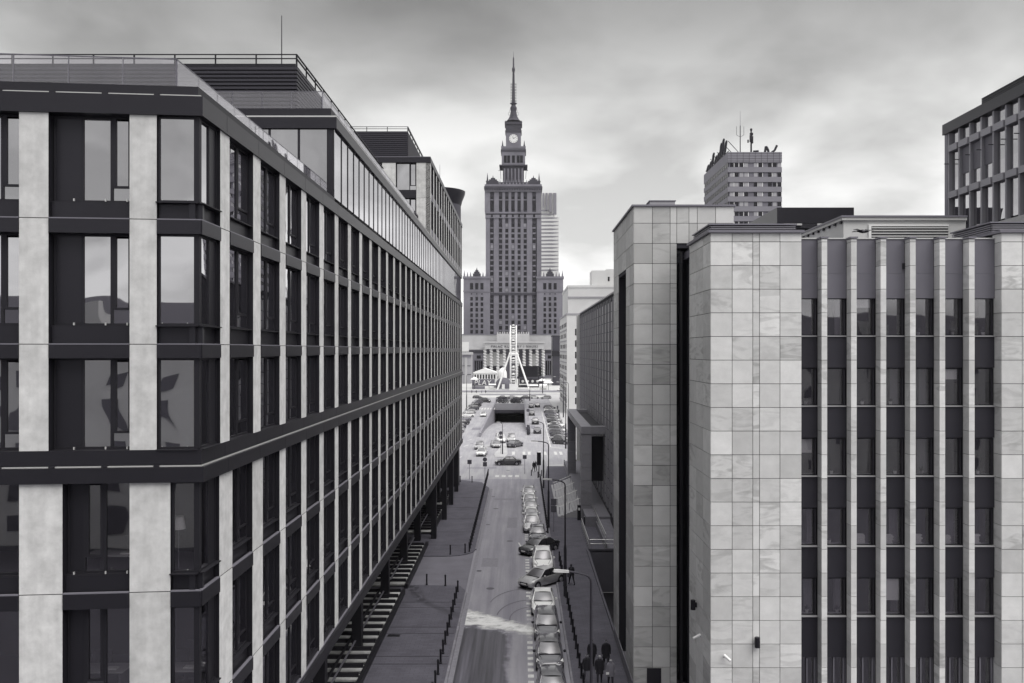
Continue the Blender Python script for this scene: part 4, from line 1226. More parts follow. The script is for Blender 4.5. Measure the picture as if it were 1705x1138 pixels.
for r in range(14):
    z = AZ - 3.1 - 2.92 * (r + 1)
    put('floor_band', boxmesh(AX1 - AX0, .35, 1.5, AB), at_, (AX0, AY0, z))
    put('floor_band', boxmesh(AY1 - AY0 - .4, .35, 1.5, AB), at_, af.at(-AY1, z, 0), af.r)
    for k in range(11):
        x = AX0 + .7 + k * 1.42
        if k in (4, 7): continue
        put('window', boxmesh(1.1, .08, 1.25, TWIN if rg.random() < .55 else mat('flat_window_pale', .35, .3)), at_, (x, AY0 + .24, z + 1.6))
        put('window_post', boxmesh(.16, .12, 1.25, WHITEP), at_, (x + 1.11, AY0 + .22, z + 1.6)) if rg.random() < .6 else None
    for k in range(14):
        put('window', boxmesh(1.9, .08, 1.25, TWIN), at_, af.at(-AY1 + 1 + k * 2.45, z + 1.6, .03), af.r)
SIGN = mat('sign_black', .02, .5)
sg = thing('roof_sign', 'black script lettering on the roof edge of the block of flats', 'sign', (62, 282, 79))
# slanting handwritten strokes seen nearly edge-on and from behind
for k, (y, h, loop) in enumerate(((269.5, 3.6, 1), (273, 5.0, 1), (276, 4.4, 1), (279.5, 2.2, 0), (283, 2.0, 0), (287, 3.8, 1), (291, 1.9, 0), (295, 1.6, 0))):
    pts = [(61.9, y + 1.6, 79.6), (61.9, y + .4, 79.4 + h * .2), (61.9, y - .9, 79.4 + h * .75), (61.9, y - 1.5, 79.4 + h), (61.9, y - .4, 79.4 + h * .9), (61.9, y + 1.0, 79.5 + h * .3), (61.9, y + 2.2, 79.7)]
    part('letter', MB().tube(pts, .30, 6), SIGN, sg)
part('base_beam', MB().tube([(61.9, 265.5, 79.4), (61.9, 296, 79.4)], .14), SIGN, sg)
for k in range(6): part('stay', MB().tube([(61.9, 266 + k * 5, 82.5), (65.5, 267 + k * 5, 79.1)], .10), SIGN, sg)
sg2 = thing('roof_sign', 'tail of black script lettering on the right roof edge of the block of flats', 'sign', (75, 282, 79))
part('letter', MB().tube([(72.9, 266, 79.0), (73.2, 266, 80.9), (73.7, 266, 80.2), (74.0, 266, 79.2)], .36, 6), SIGN, sg2)
part('letter', MB().tube([(74.9, 266, 79.1), (75.8, 266, 79.7), (76.5, 266, 81.2)], .34, 6), SIGN, sg2)
part('letter', MB().tube([(69.4, 266, 79.4), (71, 266, 79.5)], .3, 6), SIGN, sg2)
a1 = thing('antenna_mast', 'thin forked antenna mast on the roof of the block of flats', 'antenna', (66.0, 268, 79))
put('mast', MB().cyl((0, 0, 0), (0, 0, 8.6), .16, .12).mesh('mast', DMET), a1, (0, 0, 0), local=True)
put('whip', MB().cyl((0, 0, 8.6), (0, 0, 13), .06, .03).mesh('whip', GMET), a1, (0, 0, 0), local=True)
for s in (-1, 1): put('fork', MB().tube([(0, 0, 5.2), (s * 1.1, 0, 5.8), (s * 1.1, 0, 8.4)], .05).mesh('fork', DMET), a1, (0, 0, 0), local=True)
a2 = thing('antenna_mast', 'stout telecom mast with clustered panels on the roof of the block of flats', 'antenna', (69.3, 268, 79))
put('mast', MB().cyl((0, 0, 0), (0, 0, 7.2), .28, .22).mesh('mast', DMET2), a2, (0, 0, 0), local=True)
for k, (x, z, h) in enumerate(((-.35, 3.6, 2.0), (.35, 3.2, 2.2), (0, 4.2, 1.8), (.3, 5.6, .8), (-.3, 5.7, .6), (-1.0, 3.4, .9))):
    put('panel_antenna', MB().box(x - .2, x + .2, -.4, -.15, z, z + h).mesh('panel_antenna', DMET2), a2, (0, 0, 0), local=True)
put('ball', MB().lathe([(.02, 6.9), (.3, 7.1), (.38, 7.4), (.3, 7.7), (.02, 7.85)], n=12).mesh('ball', DMET2, True), a2, (0, 0, 0), local=True)
# ------------------------------------------------------------------ palace tower at the end of the street
pt = thing('palace_tower', 'tall stepped stone tower with clock, corner pinnacles and needle spire at the street end', 'tower', (-5.8, 660, 0))
TX = -5.8
PY = 640.0
SC = PY / 1480.0                                   # metres per photo pixel at the tower front
Zp = lambda y: 20 + (583 - y) * SC
Hw = lambda px: px * SC / 2
def blk(name, wpx, y0, y1, front=PY, m=STONE, cx=TX, depth=None):
    a = Hw(wpx); d = depth if depth is not None else 2 * a
    return part(name, MB().box(cx - a, cx + a, front, front + d, Zp(y1), Zp(y0)), m, pt)
# main shaft with ribs
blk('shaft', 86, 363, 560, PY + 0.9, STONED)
sh = 40
for cxp, wp in ((814.2, 7), (828.2, 8.5), (840.6, 5.0), (850.9, 5.0), (861.2, 5.0), (871.3, 5.0), (883.6, 9.0), (899.6, 7.5)):
    x = TX + (cxp - 856.5) * SC
    part('pilaster', MB().box(x - Hw(wp), x + Hw(wp), PY, PY + .9, Zp(560), Zp(363)), STONE, pt)
wcols = [820.9, 835.4, 845.7, 856.0, 866.2, 876.2, 891.2]
wm = boxmesh(Hw(4.6) * 2, .3, 2.35, TWIN)
wml = boxmesh(Hw(4.6) * 2, .3, 2.35, mat('lit_tower_window', .24, .4))
spm = boxmesh(Hw(5.2) * 2, .5, 1.1, STONE)
rg = random.Random(9)
for c in wcols:
    x = TX + (c - 856.5) * SC
    for r in range(21):
        y = 375 + r * 9.0
        if 486 < y < 494: continue
        put('window', wml if rg.random() < .06 else wm, pt, (x - Hw(4.6), PY + .62, Zp(y + 2.8)))
        put('window_apron', spm, pt, (x - Hw(5.2), PY + .5, Zp(y + 5.9)))
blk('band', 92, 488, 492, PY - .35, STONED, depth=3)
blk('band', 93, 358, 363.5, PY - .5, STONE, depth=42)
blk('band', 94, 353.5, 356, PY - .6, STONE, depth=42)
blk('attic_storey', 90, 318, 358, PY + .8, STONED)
for cxp, wp in ((813.5, 9), (828.6, 8.0), (840.6, 4.6), (850.9, 4.6), (861.2, 4.6), (871.3, 4.6), (883.8, 8.6), (898.8, 9)):
    x = TX + (cxp - 856.5) * SC
    part('pilaster', MB().box(x - Hw(wp), x + Hw(wp), PY, PY + .8, Zp(353.4), Zp(320)), STONE, pt)
for c in wcols:
    x = TX + (c - 856.5) * SC; e = c in (820.9, 891.2)
    w = 4.6 if e else 5.4
    put('window', boxmesh(Hw(w) * 2, .3, (350 - 334) * SC, TWIN), pt, (x - Hw(w), PY + .45, Zp(350)))
    put('window', boxmesh(Hw(w - 1) * 2, .3, 4 * SC, TWIN), pt, (x - Hw(w - 1), PY + .45, Zp(331.5)))
    put('window', boxmesh(Hw(3.0) * 2, .3, 4 * SC, TWIN), pt, (x - Hw(3.0), PY - .8, Zp(361.8)))
    put('transom', boxmesh(Hw(w + .6) * 2, .4, 1.7 * SC, STONE), pt, (x - Hw(w + .6), PY + .38, Zp(333.8)))
# cornice and attic crown
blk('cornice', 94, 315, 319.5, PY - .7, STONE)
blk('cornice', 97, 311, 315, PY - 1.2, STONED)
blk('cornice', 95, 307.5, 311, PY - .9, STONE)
for k in range(34): put('modillion', boxmesh(.7, .6, .9, STONED), pt, (TX - 20 + k * 1.2, PY - 1.25, Zp(317.2)))
PN = MB().frustum(0, 0, 0, 2.2, 1.0, 1.0, .85, .85).frustum(0, 0, 2.2, 3.0, 1.2, 1.2, .7, .7).frustum(0, 0, 3.0, 8.4, .62, .62, .08, .08).mesh('pinnacle', STONED)
PS = MB().frustum(0, 0, 0, 1.5, .55, .55, .45, .45).frustum(0, 0, 1.5, 3.9, .42, .42, .05, .05).mesh('pinnacle', STONE)
for x in (-18.6, 18.6): put('pinnacle', PN, pt, (TX + x, PY + 1.2, Zp(307.5)))
for s in (-1, 1):
    g = MB()
    x = TX + s * 14.6
    g.box(x - 4, x + 4, PY, PY + 2, Zp(307.5), Zp(301.5)); g.box(x - 2.9, x + 2.9, PY, PY + 2, Zp(301.5), Zp(299)); g.box(x - 1.6, x + 1.6, PY, PY + 2, Zp(299), Zp(296.6))
    g.frustum(x, PY + 1, Zp(296.6), Zp(292), .45, .45, .06, .06)
    part('gable_crest', g, STONED, pt)
for k in range(9):
    put('pinnacle', PS, pt, (TX - 9.6 + k * 2.4, PY + .6, Zp(308)))
part('parapet', MB().box(TX - 10.5, TX + 10.5, PY + .2, PY + 1.6, Zp(307.4), Zp(303.5)), STONED, pt)
# upper lantern
UY = PY + 14
SC0, Zp0 = SC, Zp
SC = (UY) / 1480
Zp = lambda y: 20 + (583 - y) * SC
blk('lantern_base', 35, 276, 307, UY, STONED)
for k in range(6): part('pilaster', MB().box(TX - 7 + k * 2.6, TX - 6 + k * 2.6, UY - .5, UY, Zp(306), Zp(281)), STONE, pt)
blk('platform', 47, 275.0, 277.0, UY - 1.2, STONED, depth=18)
blk('belfry', 39, 246, 275, UY - .4, STONE)
blk('cornice', 42, 249.5, 252.5, UY - .9, STONED, depth=17)
blk('cornice', 41, 244, 247, UY - .7, STONE, depth=17)
for cxp in (-13.5, -8, 0, 8, 13.5):
    w = 4.6
    put('belfry_opening', boxmesh(w * SC, .3, 12 * SC, TWIN), pt, (TX + (cxp - w / 2) * SC, UY - .62, Zp(271.5)))
for x in (-18, 18):
    part('pinnacle', MB().frustum(TX + x * SC, UY + .3, Zp(246), Zp(243), .9, .9, .7, .7).frustum(TX + x * SC, UY + .3, Zp(243), Zp(234), .6, .6, .08, .08), STONED, pt)
blk('clock_stage', 25, 219, 245, UY + .6, STONE)
blk('cornice', 27.5, 217, 220, UY + .1, STONED, depth=11.6)
blk('upper_stage', 26, 205, 217, UY + .4, STONED)
blk('cornice', 29, 203, 207, UY - .2, STONED, depth=12.6)
for x in (-13.5, 13.5): part('pinnacle', MB().frustum(TX + x * SC, UY + .4, Zp(204), Zp(201), .5, .5, .12, .12), STONED, pt)
ck = part('clock_face', MB().cyl((TX, UY + .6, Zp(231)), (TX, UY + .30, Zp(231)), 7.2 * SC, 7.2 * SC, 40), mat('clock_white', .72, .5), pt)
part('clock_rim', MB().lathe([(7.3 * SC, -.1), (8.2 * SC, -.1), (8.2 * SC, .1), (7.3 * SC, .1), (7.3 * SC, -.1)], (0, 0, 0), 40), STONED, pt) if False else None
for k in range(12):
    a = k * pi / 6; r0, r1 = 5.0 * SC, 6.6 * SC
    put('hour_mark', MB().cyl((r0 * sin(a), 0, r0 * cos(a)), (r1 * sin(a), 0, r1 * cos(a)), .14, .14, 4).mesh('hour_mark', BLACK), ck, (TX, UY + .25, Zp(231)))
ORG_CK = None
for a, l, w in ((radians(-20), 4.0, .24), (radians(58), 5.8, .18)):
    put('clock_hand', MB().cyl((0, 0, 0), (l * SC * sin(a), 0, l * SC * cos(a)), w, w * .6, 4).mesh('clock_hand', BLACK), ck, (TX, UY + .2, Zp(231)))
# flared roof and needle
SPX, SPY = TX, UY + 7
SC = SPY / 1480
prof = [(13.4, 203), (9.0, 199), (6.8, 195), (5.4, 190), (4.6, 186), (5.2, 183.5), (5.6, 181), (5.0, 178.5), (3.8, 177), (3.2, 174.5), (5.6, 173.6), (5.8, 172.2), (3.0, 171.6), (2.6, 168)]
part('spire_roof', MB().lathe([(r * SC, Zp(y)) for r, y in prof], (SPX, SPY, 0), 8), STONED, pt)
NED = mat('spire_iron', .035, .6)
part('needle', MB().lathe([(2.6 * SC, Zp(168)), (2.0 * SC, Zp(135)), (1.6 * SC, Zp(121)), (2.5 * SC, Zp(118)), (2.5 * SC, Zp(115)), (1.4 * SC, Zp(112)), (1.1 * SC, Zp(97)), (.3 * SC, Zp(95))], (SPX, SPY, 0), 10), NED, pt, True)
part('needle_tip', MB().cyl((SPX, SPY, Zp(95)), (SPX, SPY, Zp(86)), .16, .05, 5), NED, pt)
for k in range(7):
    y = 168 - k * 4.6; g = MB()
    for s in (-1, 1):
        for zz in (0, 1.6):
            g.box(SPX + s * 1.0, SPX + s * 2.1, SPY - .2, SPY + .2, Zp(y + zz), Zp(y + zz) + .22)
        g.box(SPX + s * 2.0 - .1, SPX + s * 2.0 + .1, SPY - .2, SPY + .2, Zp(y + 2.2), Zp(y - .8))
    part('antenna_array', g, NED, pt)
for s in (-1, 1):
    for yy, l in ((190, 8.5), (186, 6.6)): part('aerial', MB().tube([(SPX + s * 3.5 * SC, SPY, Zp(yy + 2)), (SPX + s * l * SC, SPY, Zp(yy + 2)), (SPX + s * l * SC, SPY, Zp(yy - 3))], .12, 4), NED, pt)
    part('aerial', MB().tube([(TX + s * 20 * SC, PY + 3, Zp(306)), (TX + s * 21 * SC, PY + 3, Zp(291)), (TX + s * 24 * SC, PY + 3, Zp(293))], .2, 4), NED, pt)
SC, Zp = SC0, Zp0
# shoulder wings
for s, cxp in ((-1, 796), (1, 917.5)):
    cx = TX + (cxp - 856.5) * SC
    a = 22 * SC
    part('shoulder_wing', MB().box(cx - a, cx + a, PY - 2, PY + 16, Zp(562), Zp(463)), STONE, pt)
    part('cornice', MB().box(cx - a - .5, cx + a + .5, PY - 2.6, PY + 16, Zp(464.5), Zp(461)), STONE, pt)
    part('string_course', MB().box(cx - a - .25, cx + a + .25, PY - 2.4, PY + 16, Zp(486.5), Zp(484.5)), STONE, pt)
    for k in (-1, 0, 1):
        x = cx + k * 8.6 * SC
        put('window', boxmesh(5 * SC, .3, 10.5 * SC, TWIN), pt, (x - 2.5 * SC, PY - 2.15, Zp(482.5)))
        put('window', boxmesh(1.8 * SC, .3, 1.9 * SC, TWIN), pt, (x - .9 * SC, PY - 2.15, Zp(491)))
        for r in range(7):
            put('window', boxmesh(4.2 * SC, .3, 5.8 * SC, TWIN), pt, (x - 2.1 * SC, PY - 2.15, Zp(501 + r * 9.1)))
    for k in range(9):
        if k in (3, 4, 5): continue
        put('pinnacle', PS, pt, (cx - a + .6 + k * (2 * a - 1.2) / 8, PY - 1.8, Zp(461)), scale=(1, 1, 1.15 if k in (0, 8) else .85))
    g = MB(); 
    for q, (hw, y0, y1) in enumerate(((6.5, 461, 456), (4.6, 456, 453), (2.6, 453, 450.5))): g.box(cx - hw * SC, cx + hw * SC, PY - 1.9, PY - .6, Zp(y0), Zp(y1))
    g.frustum(cx, PY - 1.2, Zp(450.5), Zp(446), .5, .5, .06, .06)
    part('gable_crest', g, STONED, pt)
# base, attic with crest, colonnaded entrance
EY = PY - 26
Ze = lambda y: 20 + (583 - y) * EY / 1480
SE = EY / 1480
part('podium', MB().box(TX - 45, TX + 45, PY - 12, PY + 20, 0, 20 + (583 - 558) * .424), STONEL, pt)
part('podium_cap', MB().box(TX - 45.4, TX + 45.4, PY - 12.4, PY + 20, 30.65, 31.2), STONE, pt)
part('attic', MB().box(TX - 27 * SE, TX + 27.5 * SE, EY + 2, EY + 10, Ze(576), Ze(556)), STONEL, pt)
for k in range(14): put('crest', boxmesh(.8, .4, 1.3, STONEL), pt, (TX - 27 * SE + .2 + k * 1.65, EY + 2.2, Ze(556)))
part('entablature', MB().box(TX - 47 * SE, TX + 51 * SE, EY - .6, EY + 10, Ze(581.5), Ze(571.5)), STONEL, pt)
part('cornice', MB().box(TX - 49 * SE, TX + 53 * SE, EY - 1.6, EY + 10, Ze(571.4), Ze(569)), STONEL, pt)
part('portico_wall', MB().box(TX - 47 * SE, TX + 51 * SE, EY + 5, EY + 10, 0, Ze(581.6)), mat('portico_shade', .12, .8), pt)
CO = MB().lathe([(.62 * 1.9, 0), (1.05, .4), (1.0, 12.0), (.9, 18.2), (1.2, 18.6), (1.2, 19.0)], n=14).mesh('column', STONEL, True)
cxs = [-46, -35.6, -24.6, -13.8, 8.0, 19.2, 30.0, 41.0, 51.0]
for c in cxs: put('column', CO, pt, (TX + (c - .5) * SE, EY + .9, 20.7 - 19.0))
# candy-stripe light garlands wound round the columns
for c in cxs:
    g = MB()
    x = TX + (c - .5) * SE
    for k in range(9):
        z0 = 3.0 + k * 1.95
        pts = [(x + 1.12 * cos(t), EY + .9 - 1.12 * sin(t), z0 + t / pi * 1.0) for t in [j * pi / 6 for j in range(7)]]
        g.tube(pts, .22, 5)
    part('garland', g, WHITEP, pt)
BN = [mat('banner_pale', .6, .8), mat('banner_grey', .12, .8), mat('banner_mid', .3, .8)]
for k, (a, b) in enumerate(zip(cxs[:-1], cxs[1:])):
    if k == 3: continue
    x0 = TX + (a + 2.2) * SE; x1 = TX + (b - 3.0) * SE
    put('hanging_banner', boxmesh(x1 - x0, .1, 9.5 if k % 2 else 8.2, BN[(0, 0, 0, 0, 1, 1, 0, 1)[k]]), pt, (x0, EY + 4.6, 9.0))
    put('doorway', boxmesh(x1 - x0, .1, 6.0, TWIN), pt, (x0, EY + 4.7, 2.0))
# frieze lettering
def text_mesh(s, size, depth, m, spacing=1.0, shear=0.0):
    cu = bpy.data.curves.new('text', 'FONT'); cu.body = s; cu.size = size; cu.extrude = depth; cu.align_x = 'CENTER'; cu.space_character = spacing; cu.shear = shear
    o = bpy.data.objects.new('text', cu); COL.objects.link(o)
    bpy.context.view_layer.update()
    me = bpy.data.meshes.new_from_object(o.evaluated_get(bpy.context.evaluated_depsgraph_get()))
    bpy.data.objects.remove(o); me.materials.clear(); me.materials.append(m)
    for v in me.vertices: v.co = (v.co.x, -v.co.z, v.co.y)
    return me
put('lettering', text_mesh('PA\u0141AC KULTURY I NAUKI', 2.3, .12, STONED, 1.25), pt, (TX + 1, EY - .75, Ze(579.2)))
# low side wings either side of the entrance
for s, x0, x1 in ((-1, -80, TX - 47.2 * SE), (1, TX + 51.2 * SE, 80)):
    part('side_wing', MB().box(x0, x1, EY + 6, EY + 30, 0, 20.2), STONE, pt)
    part('cornice', MB().box(x0, x1, EY + 5, EY + 30, 20.21, 21.6), STONEL, pt)
    part('dentil_band', MB().box(x0, x1, EY + 5.8, EY + 5.99, 17.6, 19.4), STONED, pt)
    xe = x1 - 7.2 if s < 0 else x0 + 1.6
    part('tall_window', MB().box(xe, xe + 5.4, EY + 5.7, EY + 5.99, 2.6, 12.5), TWIN, pt)
    for k in range(3): part('window_bar', MB().box(xe + 1.2 + k * 1.3, xe + 1.5 + k * 1.3, EY + 5.5, EY + 5.69, 2.6, 12.5), STONE, pt)
    part('small_window', MB().box(xe + 1.5, xe + 4.2, EY + 5.7, EY + 5.99, 14.0, 16.2), TWIN, pt)
# projecting pavilions with pilasters in front of the wings
for nm, x0, x1, lab in (('pavilion', -55, -29.5, 'pale stone pavilion with flat pilasters left of the colonnade'), ('pavilion', 18.5, 45, 'pale stone pavilion with flat pilasters right of the colonnade')):
    o = thing(nm, lab, 'building', ((x0 + x1) / 2, 530, 0))
    part('wall', MB().box(x0 + .4, x1 - .4, 528, 545, 0, 17.2), mat('pavilion_stone', .34, .85, noise=.12, nscale=.2, world_co=True), o)
    part('cornice', MB().box(x0, x1, 527, 545, 17.21, 18.6), STONEL, o)
    part('frieze', MB().box(x0 + .2, x1 - .2, 527.5, 527.99, 15.6, 17.0), STONE, o)
    k = 0
    while x0 + 1 + k * 5.2 < x1 - 1:
        part('pilaster', MB().box(x0 + .6 + k * 5.2, x0 + 2.1 + k * 5.2, 527.3, 527.98, 0, 15.5), STONEL, o); k += 1
    for z in (5.2, 10.4): part('string_course', MB().box(x0 + .4, x1 - .4, 527.8, 527.99, z, z + .3), STONED, o)
bx = thing('billboard_cube', 'blank white billboard on the roof at the left of the palace', 'billboard', (-33, 520, 0))
part('panel', MB().box(-34.5, -30.6, 518, 518.6, 19.0, 24.6), WHITEW, bx)
part('post', MB().box(-32.8, -32.3, 518.7, 519.2, 18.6, 20), DMET, bx)
dk = thing('dark_office_block', 'dark glazed block beside the right shoulder of the palace', 'building', (26, 505, 0))
part('wall', MB().box(17.5, 45, 500, 520, 0, 27.5), mat('dark_glazing', .05, .3, noise=.2, nscale=.3, world_co=True), dk)
part('parapet', MB().box(17.3, 45, 499.8, 520, 27.51, 28.2), STONED, dk)
part('base_band', MB().box(17.2, 45, 499.6, 499.98, 16.5, 19.5), BLACK, dk)
# far tower of striped glass
gt = thing('glass_skyscraper', 'pale skyscraper with dark slanting stripes behind the palace tower', 'skyscraper', (30, 920, 0))
S9 = 900 / 1480
G0, G1 = (895 - 868) * S9, (922 - 868) * S9
ZG = lambda y: 20 + (583 - y) * S9
SKW = mat('skyscraper_pale', .62, .5); SKD = mat('skyscraper_dark', .20, .4)
part('shaft', MB().box(G0, G1 + 5.0, 900, 925, 0, ZG(362)), SKW, gt)
part('upper_shaft', MB().prism([(G0, 903), (G1, 900), (G1 + 3, 905), (G1 + 3, 925), (G0, 925)], ZG(362), ZG(321)), SKW, gt)
for k, (p0, p1) in enumerate(((903.5, 906), (908.5, 911.5), (914, 919), (921, 926.5))):
    part('dark_stripe', MB().box((p0 - 868) * S9, (p1 - 868) * S9, 898.8, 900.2, ZG(346 + k * 4), ZG(322)), SKD, gt)
for k in range(17):
    y = 352 + k * 6.2
    x1 = (905 + min(25, 12 + k * 6) - 868) * S9
    put('dark_stripe', MB().add([(0, 0, 0), (x1 - G0 - 6, 0, -.2), (x1 - G0, 0, .6), (x1 - G0, 0, 1.0), (x1 - G0 - 8, 0, 1.5), (0, 0, 1.0)], [(0, 1, 2, 3, 4, 5)]).mesh('dark_stripe', SKD), gt, (G0, 899.8, ZG(y)))

# ------------------------------------------------------------------ big wheel and fairground
fw = thing('ferris_wheel', 'white big wheel seen edge-on in front of the palace', 'ferris wheel', (-3.9, 440, 0))
FWX, FWY, FWR, FWZ = -3.9, 440.0, 14.2, 17.9
WH = mat('wheel_white', .82, .4)
for s in (-1, 1):
    g = MB(); N = 40
    ring = lambda r: [(FWX + s * 1.45, FWY + r * cos(2 * pi * k / N), FWZ + r * sin(2 * pi * k / N)) for k in range(N + 1)]
    g.tube(ring(FWR), .24, 5); g.tube(ring(FWR - 1.1), .16, 5)
    part('rim', g, WH, fw)
    g = MB()
    for k in range(20):
        a = 2 * pi * k / 20
        g.cyl((FWX + s * .9, FWY, FWZ), (FWX + s * 1.45, FWY + (FWR - 1) * cos(a), FWZ + (FWR - 1) * sin(a)), .08, .07, 4)
    part('spokes', g, WH, fw)
    for yy in (-5.5, 5.5):
        part('leg', MB().cyl((FWX + s * 1.9, FWY, FWZ), (FWX + s * 7.8, FWY + yy, .45), .42, .42, 8), WH, fw)
part('hub', MB().cyl((FWX - 2.2, FWY, FWZ), (FWX + 2.2, FWY, FWZ), .8, .8, 16), WH, fw)
g = MB()
for k in range(40):
    a = 2 * pi * k / 40
    y, z = FWY + (FWR - .5) * cos(a), FWZ + (FWR - .5) * sin(a)
    g.cyl((FWX - 1.45, y, z), (FWX + 1.45, y, z), .12, .12, 4)
part('cross_ties', g, WH, fw)
GON = MB().lathe([(.2, -1.3), (.75, -1.1), (.8, -.55), (.75, -.5), (.75, .05), (.85, .12), (.4, .5), (.1, .6)], n=10).mesh('gondola', [mat('gondola_white', .7, .4)], True)
GNW = MB().lathe([(.77, -.5), (.77, .02)], n=10).mesh('gondola_window', BLACK)
for k in range(20):
    a = 2 * pi * (k + .5) / 20
    o = put('gondola', GON, fw, (FWX, FWY + FWR * cos(a), FWZ + FWR * sin(a)))
    put('gondola_window', GNW, o, (0, 0, 0), local=True)
part('boarding_deck', MB().box(FWX - 7.8, FWX + 7.8, FWY - 8, FWY + 8, .02, .44), mat('deck_grey', .4, .8), fw)
part('railing_panel', MB().box(FWX - 1.9, FWX + 2.0, FWY - 8.1, FWY - 8.01, .45, 3.6), WH, fw)
# marquee
S46 = 465 / 1480
def Xq(px): return (px - 868) * S46
def Zq(y): return 20 + (583 - y) * S46
TENT = mat('tent_fabric', .85, .6)
tn = thing('event_marquee', 'large white marquee with gabled roof beside the big wheel', 'marquee', (Xq(806), 470, 0))
part('roof', MB().extr([(Xq(788), Zq(622)), (Xq(828), Zq(622)), (Xq(828), Zq(620.4)), (Xq(807), Zq(613.5)), (Xq(788), Zq(620.4))], 'y', 464, 476), TENT, tn)
part('wall', MB().box(Xq(788.6), Xq(827.4), 464.4, 475.5, 0.02, Zq(622) - .01), TENT, tn)
for k in range(8): part('window', MB().box(Xq(790 + k * 4.6), Xq(792.6 + k * 4.6), 464.3, 464.39, Zq(631), Zq(624)), BLACK, tn)
ts = thing('event_marquee', 'small domed white tent between the marquee and the big wheel', 'marquee', (Xq(836.5), 470, 0))
part('dome', MB().lathe([(2.3, 0), (2.3, 7.0), (2.1, 8.6), (1.4, 9.9), (.5, 10.5), (.02, 10.6)], (Xq(836.5), 468, 0.02), 20), TENT, ts, True)
part('doorway', MB().box(Xq(834), Xq(838), 465.5, 465.8, 3.5, 5.5), BLACK, ts)
pl = thing('banner_sign', 'grey billboard with large white PLAY lettering below the marquee', 'sign', (Xq(806), 455, 0))
part('board', MB().box(-25.2, -13.6, 455, 455.6, 1.6, 5.0), mat('banner_dark', .13, .6), pl)
part('lettering', MB(), BLACK, pl) if False else put('lettering', text_mesh('PLAY', 3.6, .08, WHITEP, 1.1, .12), pl, (-19.9, 454.85, 2.1))
part('post', MB().box(-25.2, -24.9, 455.61, 455.9, 0.02, 5).box(-14, -13.7, 455.61, 455.9, 0.02, 5), DMET, pl)
part('kiosk_front', MB().box(-25.0, -18.6, 453.5, 454.6, .02, 1.5), mat('kiosk_grey', .18, .7), pl)
pd = thing('dome_pavilion', 'dark grey half dome at the foot of the big wheel', 'pavilion', (-9.2, 462, 0))
part('shell', MB().lathe([(4.6, 0.02), (4.5, 1.6), (4.0, 3.2), (3.0, 4.6), (1.7, 5.4), (.03, 5.7)], (-9.2, 462, 0), 24), mat('dome_grey', .10, .5), pd, True)
part('door', MB().box(-10, -8.5, 457.2, 457.5, .02, 2.3), WHITEP, pd)
vs = thing('video_screen', 'large black stage screen right of the big wheel', 'screen', (3.5, 475, 0))
part('panel', MB().box(-1.2, 8.9, 475, 475.6, 5.6, 11.4), mat('screen_black', .008, .3), vs)
part('stage', MB().box(-1.6, 9.4, 474, 478, .02, 1.2), BLACK, vs)
part('truss', MB().box(-1.7, -1.25, 474.6, 475.9, 1.2, 11.6).box(8.95, 9.4, 474.6, 475.9, 1.2, 11.6), DMET2, vs)
part('side_banner', MB().box(-1.1, 12.0, 473.6, 473.95, 1.9, 4.7), mat('banner_black', .02, .6), vs)
for k in range(4): part('badge', MB().cyl((.8 + k * 2.6, 473.59, 3.3), (.8 + k * 2.6, 473.5, 3.3), .7, .7, 16), mat('badge_pale', .5, .6), vs)
for i, (x, y, r, h, lab) in enumerate(((10.8, 462, 2.4, 5.2, 'white market parasol right of the stage screen'), (13.4, 440, 2.6, 5.0, 'white market parasol by the tram stop'), (-23.8, 452, 2.2, 6.3, 'white pointed canopy above the PLAY billboard'))):
    o = thing('market_parasol', lab, 'parasol', (x, y, 0))
    put('canopy', MB().lathe([(r, h - 1.3), (r * .5, h - .5), (.05, h)], n=8).mesh('canopy', TENT), o, (0, 0, 0), local=True)
    put('pole', MB().cyl((0, 0, 0.02), (0, 0, h - .6), .09).mesh('pole', DMET), o, (0, 0, 0), local=True)
for i, (x, w, h, v, lab) in enumerate(((-14.5, 3.2, 2.4, .6, 'pale market stall left of the big wheel'), (6.2, 4.0, 1.9, .7, 'white market stall under the black banner'), (11, 3.2, 2.2, .5, 'pale market stall at the right of the stage'))):
    o = thing('market_stall', lab, 'stall', (x, 446, 0))
    put('counter', MB().box(-w / 2, w / 2, -1, 1, 0.02, 1.0).mesh('counter', mat('stall_%s' % 'abc'[i], v, .7)), o, (0, 0, 0), local=True)
    put('awning', MB().extr([(-1.3, h), (1.2, h + .5), (1.2, h + .6), (-1.3, h + .1)], 'x', -w / 2 - .2, w / 2 + .2).mesh('awning', TENT), o, (0, 0, 0), local=True)
    for sx in (-1, 1): put('post', MB().box(sx * w / 2 - .05, sx * w / 2 + .05, -1, -.9, 1.0, h + .1).mesh('post', GMET), o, (0, 0, 0), local=True)
